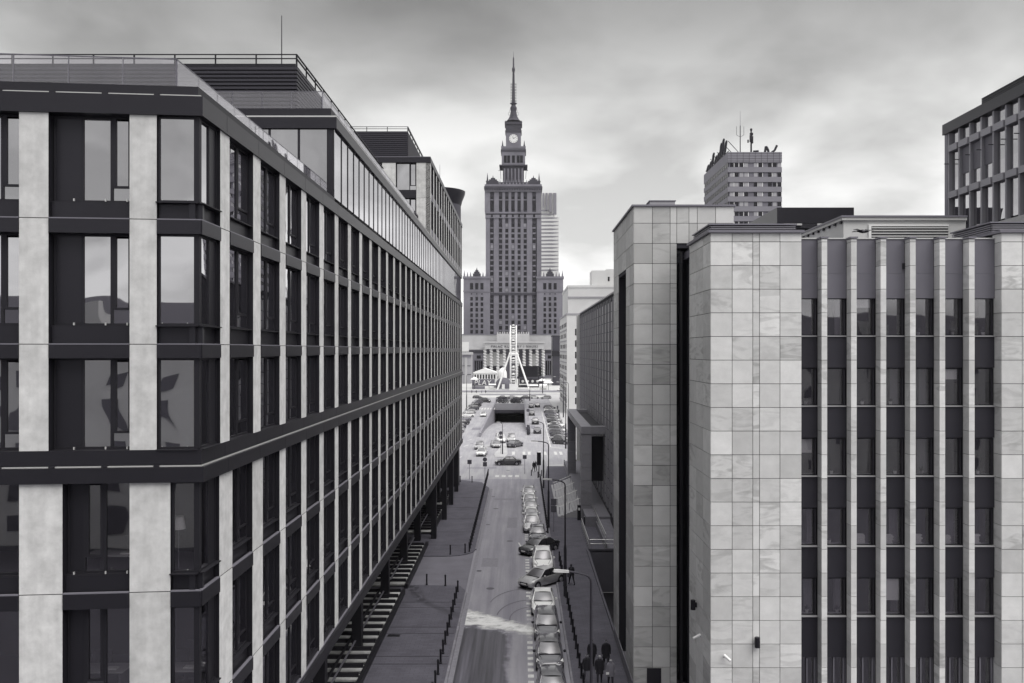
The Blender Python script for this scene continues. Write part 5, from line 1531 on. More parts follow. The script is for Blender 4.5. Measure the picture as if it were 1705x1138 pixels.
# ------------------------------------------------------------------ vehicles
PAINT = {'white': mat('paint_white', .78, .28, coat=.8), 'silver': mat('paint_silver', .42, .3, metal=.35, coat=.8),
         'grey': mat('paint_grey', .16, .3, metal=.3, coat=.8), 'dark': mat('paint_charcoal', .045, .28, coat=.9),
         'black': mat('paint_black', .012, .25, coat=.9)}
def patch(c00, c10, c01, c11, nu=5, nv=4, bow=Vector((0, 0, 0)), bowv=Vector((0, 0, 0))):
    g = MB(); P = [Vector(c) for c in (c00, c10, c01, c11)]
    for j in range(nv + 1):
        for i in range(nu + 1):
            u, v = i / nu, j / nv
            p = P[0] * (1 - u) * (1 - v) + P[1] * u * (1 - v) + P[2] * (1 - u) * v + P[3] * u * v
            p = p + bow * (1 - (2 * u - 1) ** 2) + bowv * (1 - (2 * v - 1) ** 2)
            g.v.append(tuple(p))
    for j in range(nv):
        for i in range(nu):
            a = j * (nu + 1) + i
            g.f.append([a, a + 1, a + nu + 2, a + nu + 1]); g.m.append(0)
    return g
TYPES = {  # length, half width, height, hood top, windscreen base, roof front, roof rear, rear base (from nose), tail top, belt
    'hatch': (4.05, .86, 1.48, .93, 1.05, 1.75, 3.35, 3.95, .95, .94),
    'sedan': (4.65, .90, 1.44, .92, 1.25, 2.00, 3.25, 3.95, 1.00, .94),
    'estate': (4.55, .88, 1.50, .93, 1.15, 1.85, 4.0, 4.42, 1.0, .95),
    'suv': (4.55, .93, 1.72, 1.08, 1.15, 1.80, 3.95, 4.42, 1.08, 1.08),
    'van': (4.75, .95, 1.90, 1.12, .85, 1.60, 4.45, 4.68, 1.15, 1.12)}
def build_car(kind, paint):
    L, W, H, hood, a, b, c, d, tail, belt = TYPES[kind]
    y0 = -L / 2
    pm = PAINT[paint]
    st = [(0, .66, .42, .58), (.06, .80, .30, .64), (.22, .92, .24, .74), (.55, .98, .22, hood - .10), (a - .1, 1.0, .20, hood), (a + .5, 1.0, .20, belt), (L * .5, 1.01, .20, belt),
          (d - .6, 1.0, .20, belt), (d - .02, .98, .22, tail), (L - .22, .94, .25, tail - .03), (L - .06, .86, .32, tail - .16), (L, .78, .42, tail - .30)]
    g = MB(); rings = []
    for y, w, zb, zt in st:
        w *= W
        ms = max(zb + .08, min(.62, zt - .12))
        half = [(w * .90, zb), (w * .985, zb + .1), (w, ms), (w * .985, (ms + zt) / 2 + .02), (w * .93, zt - .035), (w * .80, zt - .005), (w * .42, zt + .012), (0, zt + .018)]
        ring = [(-x, y0 + y, z) for x, z in half] + [(x, y0 + y, z) for x, z in half[-2::-1]]
        rings.append(ring)
    n = len(rings[0])
    for r in rings: g.v += r
    for k in range(len(rings) - 1):
        for i in range(n):
            j = (i + 1) % n
            g.f.append([k * n + i, k * n + j, (k + 1) * n + j, (k + 1) * n + i]); g.m.append(0)
    g.f.append(list(range(n))[::-1]); g.m.append(0)
    g.f.append([(len(rings) - 1) * n + i for i in range(n)]); g.m.append(0)
    root = put(kind, None)
    ORG[root] = None
    P = lambda nm, mb, m, sm=True, par=root: put(nm, mb.mesh(nm, m, sm), par, (0, 0, 0), local=True)
    body = P('body', g, pm)
    bw, rw = W * .90, W * .70
    A, B, Cc, Dd = y0 + a, y0 + b, y0 + c, y0 + d
    zb, zr = belt - .03, H - .05
    core = MB().add([(-bw + .05, A + .12, zb), (bw - .05, A + .12, zb), (bw - .05, Dd - .06, zb), (-bw + .05, Dd - .06, zb), (-rw + .04, B + .05, zr - .03), (rw - .04, B + .05, zr - .03), (rw - .04, Cc - .05, zr - .03), (-rw + .04, Cc - .05, zr - .03)],
                    [(0, 1, 5, 4), (1, 2, 6, 5), (2, 3, 7, 6), (3, 0, 4, 7), (4, 5, 6, 7)])
    P('cabin', core, BLACK, False)
    P('windscreen', patch((-bw + .05, A, zb), (bw - .05, A, zb), (-rw + .02, B, zr), (rw - .02, B, zr), 6, 4, Vector((0, -.14, .01)), Vector((0, -.01, .03))), CARGLASS)
    P('rear_window', patch((bw - .05, Dd, zb + .05), (-bw + .05, Dd, zb + .05), (rw - .02, Cc, zr), (-rw + .02, Cc, zr), 6, 4, Vector((0, .06, 0)), Vector((0, .01, .03))), CARGLASS)
    for s in (-1, 1):
        m_ = (lambda x, y, z: (s * x, y, z))
        sw_ = patch(m_(bw, A + .10, zb), m_(bw, Dd - .10, zb), m_(rw + .01, B + .06, zr - .02), m_(rw + .01, Cc - .06, zr - .02), 6, 3, bowv=Vector((s * .03, 0, 0)))
        if s < 0: sw_.f = [f[::-1] for f in sw_.f]
        P('side_window', sw_, CARGLASS)
        P('pillar', MB().tube([m_(bw - .03, A + .04, zb), m_((bw + rw) / 2 - .01, (A + B) / 2 - .0, (zb + zr) / 2 + .02), m_(rw, B, zr)], .045, 6), pm)
        P('pillar', MB().tube([m_(bw - .03, Dd - .03, zb), m_((bw + rw) / 2 + .0, (Cc + Dd) / 2 + .0, (zb + zr) / 2 + .02), m_(rw, Cc, zr)], .06 if kind != 'sedan' else .05, 6), pm)
        yb = (B + Cc) / 2 - .1
        P('pillar', MB().tube([m_(bw + .005, yb, zb), m_(rw + .02, yb + .05, zr - .02)], .035, 4), BLACK)
        P('mirror', MB().lathe([(.02, -.09), (.09, -.06), (.10, .02), (.07, .07), (.02, .09)], (s * (W + .10), A + .32, belt + .06), 8), pm if paint in ('white', 'silver') else BLACK)
        hl = MB(); y1, y2 = y0 + .10, y0 + .52
        hl.add([m_(W * .56, y1 - .03, .60), m_(W * .84, y1 + .06, .60), m_(W * .965, y2 - .12, .66), m_(W * .92, y2, hood - .09), m_(W * .74, y1 + .20, hood - .19), m_(W * .55, y1 + .03, hood - .27)], [(0, 1, 2, 3, 4, 5) if s > 0 else (5, 4, 3, 2, 1, 0)])
        hl.v = [(x * 1.02, y - .03, z + .012) for x, y, z in hl.v]
        P('headlight', hl, LAMPG, False)
        P('tail_light', MB().box(*sorted((s * W * .62, s * W * .88)), -y0 - .13, -y0 - .015, tail - .30, tail - .12), TAIL, False)
        for yy in (y0 + .80, y0 + L - .82):
            wv = P('wheel', MB().cyl((s * (W - .20), yy, .315), (s * (W + .012), yy, .315), .315, .315, 18), RUBBER)
            put('rim', MB().cyl((s * (W + .0), yy, .315), (s * (W + .022), yy, .315), .215, .20, 14).mesh('rim', RIM), wv, (0, 0, 0), local=True)
            P('wheel_arch', MB().cyl((s * (W - .25), yy, .34), (s * (W + .004), yy, .34), .385, .385, 18), BLACK, False)
    rf = patch((-rw, B, zr), (rw, B, zr), (-rw, Cc, zr), (rw, Cc, zr), 6, 5, Vector((0, 0, .045)), Vector((0, 0, .035)))
    P('roof', rf, pm)
    P('grille', MB().box(-W * .46, W * .46, y0 - .012, y0 + .05, .50, .62), BLACK, False)
    P('bumper_intake', MB().box(-W * .55, W * .55, y0 - .006, y0 + .06, .30, .42), BLACK, False)
    P('number_plate', MB().box(-.26, .26, y0 - .03, y0 - .013, .43, .54), PLATE, False)
    P('number_plate', MB().box(-.26, .26, L / 2 + .005, L / 2 + .02, .52, .63), PLATE, False)
    for s in (-1, 1): P('shut_line', MB().tube([(s * W * .50, y0 + .20, hood - .215), (s * W * .66, y0 + .62, hood - .065), (s * W * .80, A - .14, hood + .0)], .013, 4), BLACK, False)
    P('cowl', MB().box(-bw * .86, bw * .86, A - .16, A - .02, zb + .015, zb + .05), BLACK, False)
    P('wiper', MB().tube([(-.1, A - .10, zb + .05), (-.6, A - .05, zb + .10)], .012, 4), BLACK, False)
    return root
_protos = {}
def car(kind, paint, x, y, rot, label, cat='car', group=None, name=None, z=0.0):
    k = (kind, paint)
    if k not in _protos:
        o = build_car(kind, paint); _protos[k] = o
    else:
        src = _protos[k]
        o = copy_tree(src)
    o.name = name or 'parked_car'
    o.location = (x, y, z); o.rotation_euler = (0, 0, radians(rot))
    o['label'] = label; o['category'] = cat
    if group: o['group'] = group
    return o
G1 = 'cars parked along the right kerb of the near street'
near = [
    ('hatch', 'dark', 1.75, 50.9, 0, 'dark hatchback cut off by the bottom edge of the picture, nearest in the parked row'),
    ('hatch', 'dark', 1.78, 56.8, 0, 'dark hatchback with bright headlights, second from the bottom of the parked row'),
    ('estate', 'dark', 1.78, 62.8, 0, 'charcoal estate car parked beside the pale spill on the road'),
    ('sedan', 'white', 1.66, 68.7, 0, 'white saloon parked in front of the slanted silver car'),
    ('sedan', 'silver', 1.75, 75.8, -42, 'silver saloon standing slantwise, nose out of the parked row'),
    ('suv', 'white', 1.95, 81.6, 0, 'tall white car parked between the two slanted cars'),
    ('sedan', 'black', 1.75, 87.9, -42, 'black saloon standing slantwise, nose out of the parked row'),
    ('hatch', 'dark', 1.7, 93.6, 0, 'dark hatchback with bright windscreen just behind the slanted black saloon'),
    ('suv', 'silver', 1.15, 98.9, 0, 'silver off-roader with black front bumper in the parked row'),
    ('hatch', 'white', 1.15, 104.2, 0, 'white hatchback directly behind the silver off-roader'),
    ('estate', 'silver', 1.1, 109.4, 0, 'silver estate car, third from the far end of the kerbside row'),
    ('hatch', 'white', 1.05, 114.6, 0, 'white hatchback, second from the far end of the kerbside row'),
    ('estate', 'silver', 1.0, 120.2, 0, 'silver estate at the far end of the kerbside row by the crossing')]
for kd, pn, x, y, r, lab in near: car(kd, pn, x, y, r, lab, group=G1)
car('sedan', 'black', -2.3, 154.6, -90, 'black saloon driving sideways across the junction', name='moving_car')
car('sedan', 'white', -7.5, 168.6, -3, 'white car waiting at the junction, nearest of those facing it', name='moving_car')
car('estate', 'silver', -8.5, 180.0, 0, 'silver car directly behind the white car waiting at the junction', name='moving_car')
G2 = 'cars around the traffic island'
car('sedan', 'silver', -5.3, 183, 8, 'silver car left of the traffic island signpost', group=G2)
car('van', 'white', -4.6, 193, 8, 'white van behind the silver car at the traffic island', group=G2, name='parked_van')
car('suv', 'silver', -2.2, 194, 0, 'silver off-roader right of the traffic island signpost', group=G2)
car('sedan', 'dark', -1.3, 183.5, 152, 'dark saloon parked askew at the traffic island, rear towards the camera', group=G2)
car('hatch', 'white', -11.4, 267, 0, 'white car alone on the lane left of the underpass', name='moving_car')
car('sedan', 'dark', 3.85, 214, 180, 'grey saloon driving away beside the underpass, nearest of the three', name='moving_car')
car('suv', 'black', 3.75, 240, 180, 'black off-roader driving away beside the underpass, middle of three', name='moving_car')
car('hatch', 'black', 3.2, 272, 180, 'black hatchback driving away beside the underpass, farthest of the three', name='moving_car')
car('hatch', 'dark', 3.4, 308, 180, 'dark car queuing near the end of the right hand lane', name='moving_car')
car('estate', 'black', 5.6, 311, 180, 'black estate queuing beside the dark car at the lane end', name='moving_car')
ordn = ['nearest', 'second', 'third', 'fourth', 'fifth', 'sixth', 'seventh', 'eighth', 'ninth', 'tenth', 'eleventh', 'twelfth', 'thirteenth', 'fourteenth']
pal = ['black', 'silver', 'dark', 'grey', 'silver', 'dark', 'white', 'black', 'silver', 'dark', 'grey', 'black', 'white', 'dark']
knd = ['hatch', 'sedan', 'hatch', 'estate', 'suv', 'hatch', 'sedan', 'hatch', 'estate', 'hatch', 'suv', 'sedan', 'hatch', 'hatch']
word = {'black': 'black', 'silver': 'silver', 'dark': 'charcoal', 'grey': 'grey', 'white': 'white'}
for k in range(14):
    car(knd[k], pal[k], 8.5 + (.08 * k), 189 + k * (5.6 + .22 * k) + .0, 62 + random.uniform(-4, 4), '%s car, %s of the slanted row right of the underpass' % (word[pal[k]], ordn[k]), group='cars parked slantwise right of the underpass')
pal2 = ['black', 'silver', 'dark', 'black', 'grey', 'white', 'silver', 'dark', 'black', 'grey']
for k in range(10):
    car(knd[k + 3], pal2[k], -15.9 - .05 * k, 205 + k * (9.0 + .55 * k), -58 + random.uniform(-4, 4), '%s car, %s of the slanted row at the left of the square' % (word[pal2[k]], ordn[k]), group='cars parked slantwise left of the underpass')
car('van', 'black', -13.9, 338, 75, 'dark van crossing at the far end of the left lane', name='moving_van', cat='van')
for k, (x, pn, kd) in enumerate(((-8.0, 'dark', 'sedan'), (-3.5, 'silver', 'sedan'), (1.2, 'dark', 'hatch'), (5.5, 'white', 'hatch'), (10.0, 'silver', 'estate'), (-18, 'dark', 'hatch'))):
    car(kd, pn, x, 362 + (k % 2) * 3, 90 if k % 2 else -90, '%s car on the cross road beyond the underpass, %s' % (word[pn], ['left of the hedge', 'above the portal centre', 'right of the portal centre', 'near the lamp post', 'at the right end', 'at the left end'][k]), name='moving_car')

# ------------------------------------------------------------------ street furniture
BOL = MB().lathe([(.095, 0), (.095, .08), (.068, .10), (.066, .80), (.08, .82), (.08, .89), (.04, .95)], n=10).mesh('bollard', BLACK, True)
_u = ['first', 'second', 'third', 'fourth', 'fifth', 'sixth', 'seventh', 'eighth', 'ninth', 'tenth', 'eleventh', 'twelfth', 'thirteenth', 'fourteenth', 'fifteenth', 'sixteenth', 'seventeenth', 'eighteenth', 'nineteenth']
def nth(k):
    return _u[k] if k < 19 else ('twentieth', 'thirtieth')[(k + 1) // 10 - 2] if (k + 1) % 10 == 0 else ('twenty-', 'thirty-')[(k + 1) // 10 - 2] + _u[(k + 1) % 10 - 1]
def bollard(x, y, label, group, z=.12):
    o = thing('bollard', label, 'bollard', (x, y, z), 0, group, BOL)
    return o
for k in range(15): bollard(-5.05 - .012 * k, 47.0 + k * 1.86, nth(k) + ' black bollard from the camera in the left kerb row before the driveway', 'bollards along the left kerb near the camera')
for k in range(37): bollard(-5.12 - .004 * k, 87.6 + k * 1.5, nth(k) + ' black bollard from the camera in the left kerb row beyond the driveway', 'bollards along the left kerb beyond the driveway')
for x, y, l in ((-8.0, 75.2, 'black bollard on the near side of the driveway, farther from the kerb'), (-6.4, 74.9, 'black bollard on the near side of the driveway, closer to the kerb'), (-6.9, 86.4, 'black bollard at the rounded corner beyond the driveway, farther from the kerb'), (-5.5, 87.0, 'black bollard at the rounded corner beyond the driveway, closer to the kerb')):
    bollard(x, y, l, 'bollards at the driveway')
for k in range(21): bollard(3.66 - .004 * k, 48.6 + k * 1.75, nth(k) + ' black bollard from the camera in the right row beside the parked cars', 'bollards along the right kerb near the camera')
for k in range(28): bollard(2.88, 96.5 + k * 1.45, nth(k) + ' black bollard from the camera in the distant right row past the steps', 'bollards along the right kerb far from the camera')
for k, x in enumerate((-12.6, -10.6, -9.2, -7.4)): bollard(x, 134.4 - .3 * k, nth(k) + ' black bollard from the left at the left junction corner', 'bollards on the left junction corner')
for k, (x, y) in enumerate(((7.4, 153.2), (9.5, 153.6), (3.2, 140.2), (2.6, 139.2), (1.6, 141.5))): bollard(x, y, ['black bollard nearer the portico on the pale corner pavement', 'black bollard at the far right of the pale corner pavement', 'black bollard beside the advert panel, right of the pair', 'black bollard beside the advert panel, left of the pair', 'black bollard standing farther on, beside the square sign at the crossing'][k], 'bollards on the right junction corner', .12 if k < 3 else .004)

def lamp(x, y, h, arm, label, group, thick=1.0, z=.12):
    o = thing('street_lamp', label, 'street lamp', (x, y, z), 0, group)
    thick *= 1.25
    g = MB().cyl((0, 0, 0), (0, 0, h * .42), .11 * thick, .095 * thick, 12).cyl((0, 0, h * .42), (0, 0, h * .45), .095 * thick, .06 * thick, 12).cyl((0, 0, h * .45), (0, 0, h - .35), .06 * thick, .045 * thick, 12)
    put('post', g.mesh('post', POLE, True), o, (0, 0, 0), local=True)
    pts = [(0, 0, h - .36), (-.03, 0, h - .2), (-.12, 0, h - .08), (-.28, 0, h), (-abs(arm) * .6, 0, h + .10), (-abs(arm), 0, h + .16)]
    if arm < 0: pts = [(-p[0], p[1], p[2]) for p in pts]
    put('arm', MB().tube(pts, .042 * thick, 8).mesh('arm', POLE, True), o, (0, 0, 0), local=True)
    e = Vector(pts[-1]); s = -1 if arm > 0 else 1
    hd = MB().add([(e.x, -.06, e.z - .05), (e.x + s * .72, -.13, e.z - .01), (e.x + s * .78, 0, e.z + .0), (e.x + s * .72, .13, e.z - .01), (e.x, .06, e.z - .05),
                   (e.x, -.05, e.z + .06), (e.x + s * .70, -.10, e.z + .10), (e.x + s * .70, .10, e.z + .10), (e.x, .05, e.z + .06)],
                  [(0, 1, 6, 5), (1, 2, 6), (2, 7, 6), (2, 3, 7), (3, 4, 8, 7), (5, 6, 7, 8), (0, 4, 3, 2, 1), (0, 5, 8, 4)])
    put('lamp_head', hd.mesh('lamp_head', mat('lamp_head_paint', .45, .5)), o, (0, 0, 0), local=True)
    return o
GL = 'arched street lamps along the right pavement'
lamp(3.30, 42.0, 9.25, 1.05, 'tall arched street lamp nearest the camera, in front of the walkers', GL)
lamp(3.54, 71.8, 9.25, 1.05, 'arched street lamp on the right pavement beside the slanted silver car', GL)
lamp(3.05, 99.5, 9.5, 1.2, 'arched street lamp on the right pavement near the foot of the steps', GL)
lamp(3.2, 128.0, 9.4, .9, 'arched street lamp on the right pavement closest to the crossing', GL)
GL2 = 'street lamps round the square'
lamp(8.95, 179, 11.6, 1.8, 'street lamp at the near end of the slanted row of parked cars', GL2, 1.2)
lamp(11.6, 219, 11.8, 2.2, 'street lamp halfway along the slanted row of parked cars', GL2, 1.2)
lamp(12.4, 262, 11.8, 2.2, 'street lamp near the white corner building', GL2, 1.3)
lamp(3.3, 348, 5.6, 3.4, 'street lamp with long slanting arm beyond the underpass', GL2, 1.8)
lamp(-18.2, 296, 11.6, -1.6, 'street lamp at the left of the square beside the parked cars', GL2, 1.3)
lamp(-3.6, 170, 6.0, .4, 'short lamp post on the traffic island', GL2, .9, .004)
lamp(9.6, 400.5, 14, 2.6, 'tall lamp post by the tramway right of the stage', GL2, 1.6)

def sign(x, y, zs, shapes, label, z=.12, r=.035):
    o = thing('road_sign', label, 'road sign', (x, y, z))
    top = max(a[2] + (a[3] if a[0] == 'r' else a[1]) for a in shapes)
    put('post', MB().cyl((0, 0, 0), (0, 0, top), r).mesh('post', GMET), o, (0, 0, 0), local=True)
    SB = mat('sign_back', .10, .5, metal=.2)
    for a in shapes:
        if a[0] == 'r': put('sign_plate', MB().box(-a[1] / 2, a[1] / 2, -.07, -.045, a[2], a[2] + a[3]).mesh('sign_plate', SB), o, (0, 0, 0), local=True)
        else: put('sign_plate', MB().cyl((0, -.045, a[2]), (0, -.07, a[2]), a[1], a[1], 20).mesh('sign_plate', SB), o, (0, 0, 0), local=True)
    return o
sign(3.55, 97.2, 0, [('r', .64, 2.9, .72), ('r', .64, 2.15, .68)], 'pair of grey parking sign plates on a post beside the steps')
sign(-7.95, 136.5, 0, [('r', .65, 2.35, .65)], 'square road sign at the left corner of the junction')
sign(-5.5, 134.5, 0, [('c', .33, 3.3), ('r', .62, 2.25, .66)], 'round and square road signs on one post at the left kerb end', .12)
sign(.55, 143.5, 0, [('r', .62, 2.4, .62)], 'square road sign beside the crossing at the kerbside row end', .004)
sign(-3.95, 171.0, 0, [('c', .36, 4.0), ('r', .6, 2.9, .6)], 'round sign over a square one on the traffic island', .004)
sign(1.9, 250, 0, [('c', .45, 3.0)], 'round sign on the right wall of the underpass', .004, .06)
ad = thing('advert_panel', 'dark upright advertising panel on the right corner of the junction', 'advert panel', (2.75, 138.6, .12))
put('panel', MB().box(-.32, .32, -.08, .08, 1.9, 3.9).mesh('panel', DMET), ad, (0, 0, 0), local=True)
put('post', MB().box(-.08, .08, -.06, .06, 0, 1.9).mesh('post', DMET2), ad, (0, 0, 0), local=True)
# kerbed traffic island
structure('traffic_island', MB().prism([(-4.9, 165.5), (-3.0, 165.5), (-2.6, 170), (-3.2, 189), (-3.8, 189), (-5.2, 170)], 0, .10), PAVEL)
# planting: shrubs made of many small leaves
def shrub(name, x, y, z, rx, ry, h, n, label, leaf=.16):
    o = thing(name, label, 'shrub', (x, y, z))
    rr = random.Random(int(x * 100 + y)); g = MB()
    for k in range(n):
        while True:
            p = Vector((rr.uniform(-1, 1), rr.uniform(-1, 1), rr.uniform(0, 1)))
            if p.x ** 2 + p.y ** 2 + (p.z * 2 - 1) ** 2 * .7 < 1 + .25 * sin(p.x * 9 + p.z * 7): break
        c = Vector((p.x * rx, p.y * ry, p.z * h + .06))
        a = Vector((rr.gauss(0, 1), rr.gauss(0, 1), rr.gauss(0, 1))).normalized(); b = a.orthogonal().normalized()
        s = leaf * rr.uniform(.6, 1.4)
        g.add([c - a * s, c + b * s * .5, c + a * s, c - b * s * .5], [(0, 1, 2, 3)])
    put('foliage', g.mesh('foliage', FOLI), o, (0, 0, 0), local=True)
    st_ = MB()
    for k in range(5): st_.cyl((0, 0, 0), (rr.uniform(-.5, .5) * rx, rr.uniform(-.5, .5) * ry, h * .7), .04, .015, 5)
    put('stem', st_.mesh('stem', DMET), o, (0, 0, 0), local=True)
shrub('shrub', -2.6, 311.8, 1.3, 1.7, .8, 1.6, 500, 'dark ragged shrub on the underpass parapet')
shrub('hedge', -6.9, 330, .02, 2.6, 2.0, 2.4, 1300, 'rounded dark hedge behind the left of the underpass portal')
shrub('hedge', -1.4, 330, .02, 2.6, 2.0, 2.3, 1300, 'rounded dark hedge behind the right of the underpass portal')
for k in range(5): shrub('shrub', 1.7, 209 + k * 4.2, .004, .45, 1.4, .9, 350, '%s of the low planted shrubs along the right underpass wall' % ['nearest', 'second', 'third', 'fourth', 'farthest'][k], .12)

# ------------------------------------------------------------------ people
SKIN = mat('skin', .24, .6); HAIRD = mat('dark_hair', .02, .7); HAIRL = mat('grey_hair', .45, .8)
COATS = [mat('coat_black', .016, .85), mat('coat_charcoal', .06, .85), mat('coat_grey', .16, .85), mat('trousers_dark', .022, .85), mat('trousers_grey', .15, .85), mat('shoes', .012, .6)]
def person_mesh(stride, arm, lean, jacket, trousers, hair, h=1.75, hem=.78):
    k = h / 1.75
    V, Rr, Ed = [], [], []
    def v(p, r, parent=None):
        V.append(Vector(p) * k); Rr.append(r * k); i = len(V) - 1
        if parent is not None: Ed.append((parent, i))
        return i
    pel = v((0, 0, .95), .135)
    wai = v((0, -lean * .3, 1.10), .125, pel)
    che = v((0, -lean * .7, 1.30), .15, wai)
    sho = v((0, -lean, 1.44), .11, che)
    nek = v((0, -lean - .01, 1.52), .055, sho)
    jaw = v((0, -lean - .04, 1.58), .075, nek)
    hed = v((0, -lean - .03, 1.67), .098, jaw)
    v((0, -lean - .02, 1.735), .07, hed)
    nose = None
    hands = []
    for s in (-1, 1):
        f = s * stride
        hp = v((s * .10, 0, .90), .105, pel)
        kn = v((s * .11, -f * .45 - .03, .50), .072, hp)
        an = v((s * .11, -f * .9 + (.06 if f < 0 else 0), .10 + (.05 if f < 0 else 0)), .048, kn)
        v((s * .12, -f * .9 - .16 + (.04 if f < 0 else 0), .045 + (.02 if f < 0 else 0)), .045, an)
        s1 = v((s * .19, -lean, 1.41), .082, sho)
        elb = v((s * .25, -lean + f * arm * .5 + .02, 1.13), .06, s1)
        wr = v((s * .25, -lean + f * arm - .08, .90), .042, elb)
        hn = v((s * .245, -lean + f * arm - .10, .83), .036, wr)
        hands.append((V[hn].copy(), s))
    me = bpy.data.meshes.new('body'); me.from_pydata([tuple(p) for p in V], Ed, [])
    o = bpy.data.objects.new('tmp', me); COL.objects.link(o)
    md = o.modifiers.new('skin', 'SKIN'); md.use_smooth_shade = True
    sk = me.skin_vertices[0].data
    for i, r in enumerate(Rr): sk[i].radius = (r, r * (.72 if i in (0, 1, 2, 3) else 1))
    sk[0].use_root = True
    ss = o.modifiers.new('sub', 'SUBSURF'); ss.levels = 2; ss.render_levels = 2
    bpy.context.view_layer.update()
    out = bpy.data.meshes.new_from_object(o.evaluated_get(bpy.context.evaluated_depsgraph_get()))
    bpy.data.objects.remove(o)
    # five fingers on each hand and a nose, merged into the same skin
    bm = bmesh.new(); bm.from_mesh(out)
    ex = MB()
    for c, s in hands:
        for q in range(4):
            l = (.065, .075, .072, .058)[q] * k
            a = c + Vector((0, (-.022 + q * .015) * k, -.02 * k)); b = a + Vector((-s * .006, -.012, -l * .6)); d = b + Vector((-s * .02, -.004, -l * .4))
            ex.cyl(a, b, .0085 * k, .008 * k, 5); ex.cyl(b, d, .008 * k, .006 * k, 5)
        a = c + Vector((0, -.03 * k, .01)); ex.cyl(a, a + Vector((-s * .015, -.03 * k, -.03 * k)), .01 * k, .008 * k, 5)
    hc = V[hed]
    ex.cyl(hc + Vector((0, -.085 * k, .0)), hc + Vector((0, -.115 * k, -.03 * k)), .012 * k, .018 * k, 5)
    for s in (-1, 1): ex.cyl(hc + Vector((s * .085 * k, .0, -.02 * k)), hc + Vector((s * .105 * k, .01, -.01 * k)), .03 * k, .022 * k, 6)
    tmp = ex.mesh('x', SKIN); bm.from_mesh(tmp)
    bm.to_mesh(out); bm.free()
    out.materials.clear()
    for m in (SKIN, hair, jacket, trousers, COATS[5], BLACK): out.materials.append(m)
    hz = hc
    for p in out.polygons:
        c = p.center / k
        if c.z > 1.535:
            d = p.center - hz
            back = d.y > -.01 * k or d.z > .03 * k
            p.material_index = 1 if back else 0
            if not back and abs(d.z - .012 * k) < .012 * k and .02 * k < abs(d.x) < .05 * k: p.material_index = 5
        elif c.z > .86 and abs(c.x) > .19 and c.z < .88: p.material_index = 0
        elif abs(c.x) > .2 and c.z < .88: p.material_index = 0
        elif c.z > hem: p.material_index = 2
        elif c.z > .10: p.material_index = 3
        else: p.material_index = 4
        p.use_smooth = True
    return out
def person(x, y, rot, label, mesh, group=None, z=.12, coat=None):
    o = thing('person', label, 'person', (x, y, z), radians(rot), group, mesh)
    return o
C0, C1, C2, T0, T1 = COATS[:5]
def scarf(o, m):
    put('collar', MB().lathe([(.10, 1.44), (.105, 1.50), (.085, 1.54)], (0, -.03, 0), 12).mesh('collar', m, True), o, (0, 0, 0), local=True)
def jacket_shell(o, m, w=.24, z0=.80, z1=1.46):
    """loose coat body over the figure, child of the person"""
    put('coat', MB().lathe([(w * .98, z0), (w, z0 + .05), (w * .93, 1.05), (w * 1.02, 1.28), (w * .86, z1 - .05), (.10, z1 + .02)], (0, 0, 0), 16).mesh('coat', m, True), o, (0, 0, 0), local=True, scale=(1.0, .66, 1.0))
ppl = [
    (3.92, 53.0, 6, (.24, .16, .05, C0, T1, HAIRD, 1.80), 'person in black jacket and grey trousers walking beside the bollards', C0, .80),
    (4.66, 52.9, -4, (-.20, .14, .04, C0, T0, HAIRL, 1.74), 'pale haired person in dark coat walking in the middle of the front three', C0, .62),
    (5.26, 52.4, 3, (.16, .05, .03, C2, T0, HAIRL, 1.66), 'smaller pale haired person in grey coat holding a light paper', C2, .66),
    (4.42, 55.6, 0, (-.22, .12, .04, C0, T0, HAIRD, 1.78), 'person in black partly behind the lamp post, in the rear pair of walkers', C0, .70),
    (5.30, 55.6, 2, (.22, .12, .05, C0, T0, HAIRD, 1.80), 'person in black at the wall side of the rear pair of walkers', C0, .62),
    (4.26, 75.1, 200, (.34, .18, .09, C0, T0, HAIRD, 1.78), 'lone person in black striding away beside the slanted silver car', C0, .86)]
for i, (x, y, r, a, lab, cm, hem) in enumerate(ppl):
    o = person(x, y, r, lab, person_mesh(*a), 'walkers on the right pavement')
    jacket_shell(o, cm, .235, hem); scarf(o, cm)
    if i == 2:
        put('paper', MB().box(-.30, -.12, -.22, -.20, .82, .96).mesh('paper', PLATE), o, (0, 0, 0), local=True)
bg = thing('shoulder_bag', 'dark bag carried by the lone walker', 'bag', (3.98, 75.0, .85))
put('bag_body', MB().box(-.1, .12, -.16, .16, 0, .36).mesh('bag_body', COATS[1], bevel=.03), bg, (0, 0, 0), local=True)
put('strap', MB().tube([(0, -.1, .35), (.05, 0, .62), (0, .1, .35)], .015).mesh('strap', BLACK), bg, (0, 0, 0), local=True)
far = person_mesh(.22, .12, .04, C0, T0, HAIRD, 1.76)
far2 = person_mesh(.18, .12, .03, C1, T0, HAIRD, 1.72)
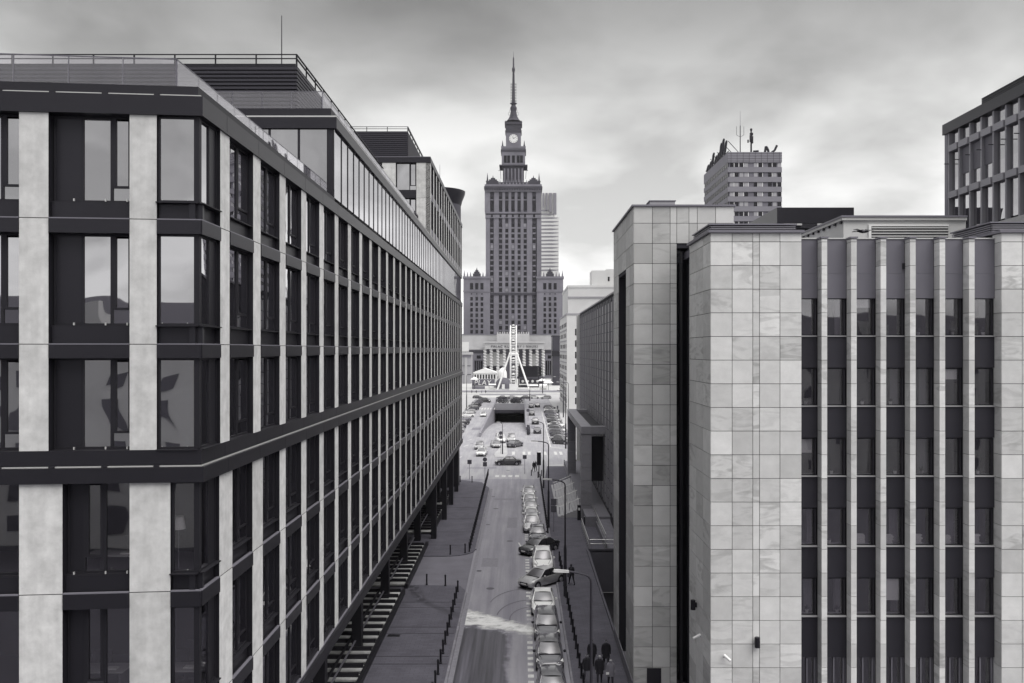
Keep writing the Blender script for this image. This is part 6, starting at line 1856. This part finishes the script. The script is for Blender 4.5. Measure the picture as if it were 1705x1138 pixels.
for x, y, r, me, lab in ((2.0, 144.8, 30, far, 'person in dark clothes stepping towards the crossing by the advert panel'), (2.35, 145.6, 20, far2, 'person just behind the one stepping towards the crossing'),
                         (11.4, 272, 10, far, 'person walking on the far pavement by the white building, nearer one'), (11.9, 292, 0, far2, 'person walking on the far pavement by the white building, farther one'),
                         (-20.5, 405, 0, far, 'person at the tram stop left of the kiosk'), (-18.2, 408, 90, far2, 'person under the PLAY billboard facing sideways'), (-16.2, 404, 180, far, 'person under the right end of the PLAY billboard'), (-22.6, 406, 0, far2, 'person at the far left of the tram stop')):
    person(x, y, r, lab, me, 'distant pedestrians', .12 if y < 300 else .0)

# ------------------------------------------------------------------ terrace of old buildings behind the viewpoint (mirrored in the windows)
ob2 = thing('terrace_building', 'old terrace of houses mirrored in the office windows', 'building', (0, -50, 0))
part('wall', MB().box(-80, 80, -64, -48, 0, 21.3), mat('cream_render', .72, .8, noise=.1, nscale=.3, world_co=True), ob2)
part('roof', MB().extr([(-64.5, 21.3), (-47.5, 21.3), (-55, 25.6)], 'x', -80, 80), mat('slate_roof', .08, .8), ob2)
for k in range(11): part('dormer', MB().box(-75 + k * 14.2, -71.5 + k * 14.2, -50.5, -48.4, 21.8, 24.6), WHITEW, ob2)
for r in range(6):
    for k in range(32):
        put('window', boxmesh(1.5, .1, 2.1, mat('old_window', .16, .4)), ob2, (-76 + k * 4.8, -47.98, 1.5 + r * 3.6))

# ------------------------------------------------------------------ thin winter haze over the whole place
hm = bpy.data.materials.new('haze_air'); hm.use_nodes = True
hn = hm.node_tree.nodes; hn.clear()
ho = hn.new('ShaderNodeOutputMaterial'); hv = hn.new('ShaderNodeVolumePrincipled')
hv.inputs['Color'].default_value = (0.97, 0.97, 0.99, 1)
hv.inputs['Density'].default_value = 0.00005
hv.inputs['Anisotropy'].default_value = 0.2
hm.node_tree.links.new(hv.outputs[0], ho.inputs['Volume'])
hz_ = put('haze', MB().box(-1600, 1600, -400, 3100, -8, 252).mesh('haze', hm), None, (0, 0, 0), kind='stuff')
hz_['label'] = 'thin pale winter haze filling the street and square'
